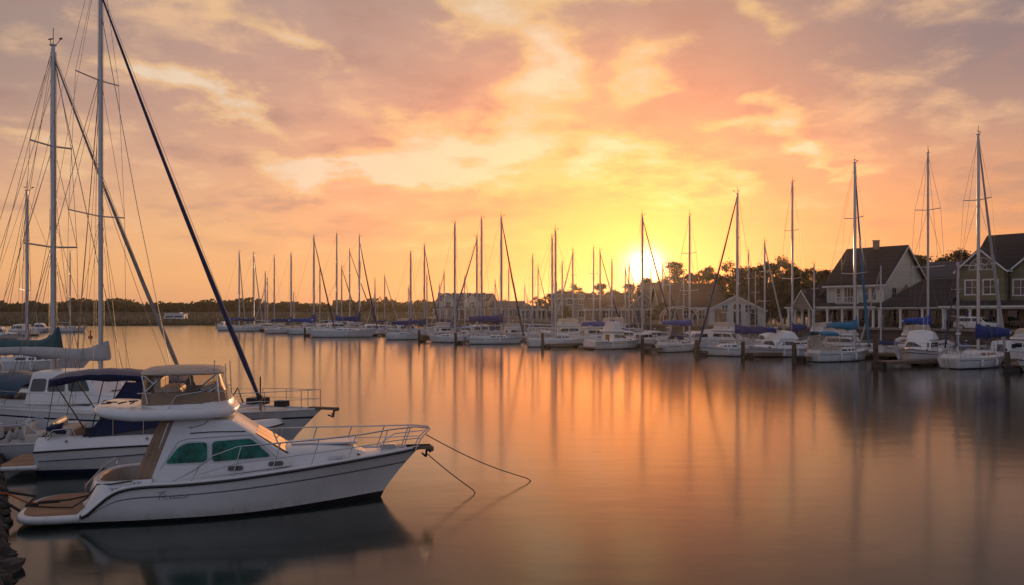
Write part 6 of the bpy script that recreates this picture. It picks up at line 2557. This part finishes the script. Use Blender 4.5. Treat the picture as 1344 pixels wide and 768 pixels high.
# ------------------------------------------------------------------ craft far off at the left
fm('white houseboat moored at the marsh bank, left of the front row', 206, 252, 425.6, 178, cabin=(-.34, .28, 2.0), fly='open', front_rake=.5, B=4.2)
fm('small white motorboat behind the leftmost front row sailboat', 282, 302, 431, 176, cabin=(-.2, .2, 1.2), B=3.2)
for i, (a_, b_, wl, ps, lb) in enumerate(((-22, 26, 446, 12, 'white motorboat low at the left edge, nearest of three'), (4, 46, 441, 168, 'white motorboat left of the teal covered mast, middle of three'), (40, 72, 436, 14, 'white motorboat farthest of three at the left'))):
    fm(lb, a_, b_, wl, ps, B=3.0)
fs('thin masted white sailboat far off behind the teal covered mast', 78, 112, 436, 20, 92, 330, k=1.6)
b_ = empty('channel_buoy', at(119, 443.5), 0, 'small dark red channel buoy floating between the two big masts', 'buoy')
mb = MB(); mb.tube([(0, 0, -.3), (0, 0, .25), (0, 0, .35)], [.4, .4, .2], 10); mb.build('float', M['red'], b_)
mb = MB(); mb.tube([(0, 0, .3), (0, 0, 1.0)], [.14, .10], 8); mb.tube([(0, 0, 1.0), (0, 0, 1.35)], [.22, .05], 8); mb.build('topmark', M['red'], b_)


# ------------------------------------------------------------------ white car on the promenade
def parked_car():
    p = ORG + VDIR * -1.7 + UDIR * ux(1283, -1.7)
    root = empty('parked_car', (p.x, p.y, GZ), HROT, 'white estate car parked before the porch of the olive gabled house', 'car')
    L, W = 4.3, 1.75
    M['carpaint'] = mat('white_car_paint', (.62, .62, .62), .25, coat=.6)
    mb = MB()
    rings = []
    prof = [(-2.15, .42, .62), (-2.10, .32, .86), (-1.2, .24, .92), (0, .24, .94), (1.2, .24, .92), (2.0, .30, .80), (2.15, .42, .62)]
    for x, zb, zt in prof:
        w = W / 2 * (1 - .10 * (abs(x) / 2.15) ** 4)
        rings.append([(x, -w * .96, zb), (x, -w, (zb + zt) / 2), (x, -w * .93, zt), (x, w * .93, zt), (x, w, (zb + zt) / 2), (x, w * .96, zb)])
    mb.loft(rings)
    mb.build('body', M['carpaint'], root, bevel=.04)
    st = [(-2.0, -1.75, .80, .62, .84, 1.44), (-.3, -.3, .80, .66, .88, 1.47), (1.15, .45, .78, .62, .86, 1.42)]
    cb = house('cabin', st, M['carpaint'], root, crown=.03, bevel=.03)
    for s in (1, -1):
        panel('side_window', side_quad(st[0], st[1], s), rrect(.06, .95, .2, .86, .04, .1), M['glass'], cb, outward=(0, s, 0))
        panel('side_window', side_quad(st[1], st[2], s), rrect(.05, .86, .2, .86, .04, .1), M['glass'], cb, outward=(0, s, 0))
        for x in (-1.3, 1.35):
            mb = MB(); mb.tube([(x, s * (W / 2 - .2), .32), (x, s * (W / 2 + .01), .32)], .32, 16)
            wh = mb.build('wheel', M['black'], root)
            mb = MB(); mb.tube([(x, s * (W / 2 - .02), .32), (x, s * (W / 2 + .025), .32)], .20, 12); mb.build('rim', M['steel'], wh)
        mb = MB(); mb.box((2.06, s * .55, .66), (.10, .34, .14)); mb.build('headlight', M['gel_grey'], root, bevel=.02)
        mb = MB(); mb.box((-2.10, s * .62, .72), (.08, .22, .16)); mb.build('tail_light', M['red'], root, bevel=.02)
    panel('windscreen', front_quad(st[2]), rrect(.05, .95, .1, .92, .04, .08), M['glass'], cb, outward=(1, 0, .5))
    panel('rear_window', front_quad(st[0]), rrect(.08, .92, .3, .88, .04, .08), M['glass'], cb, outward=(-1, 0, .3))


parked_car()

# ------------------------------------------------------------------ evening haze over the harbour
hb = MB()
hb.box((0, 430, 13.0), (1700, 1000, 32.0))
hz = hb.build('haze', [], smooth=False)
hm = bpy.data.materials.new('evening_haze')
hm.use_nodes = True
nt = hm.node_tree
nt.nodes.clear()
pv = nt.nodes.new('ShaderNodeVolumePrincipled')
pv.inputs['Color'].default_value = (.96, .92, .88, 1)
pv.inputs['Density'].default_value = .00015
pv.inputs['Anisotropy'].default_value = .84
ho = nt.nodes.new('ShaderNodeOutputMaterial')
nt.links.new(pv.outputs[0], ho.inputs['Volume'])
hz.data.materials.append(hm)
tag(hz, 'thin warm evening haze over the harbour', 'haze', kind='stuff')
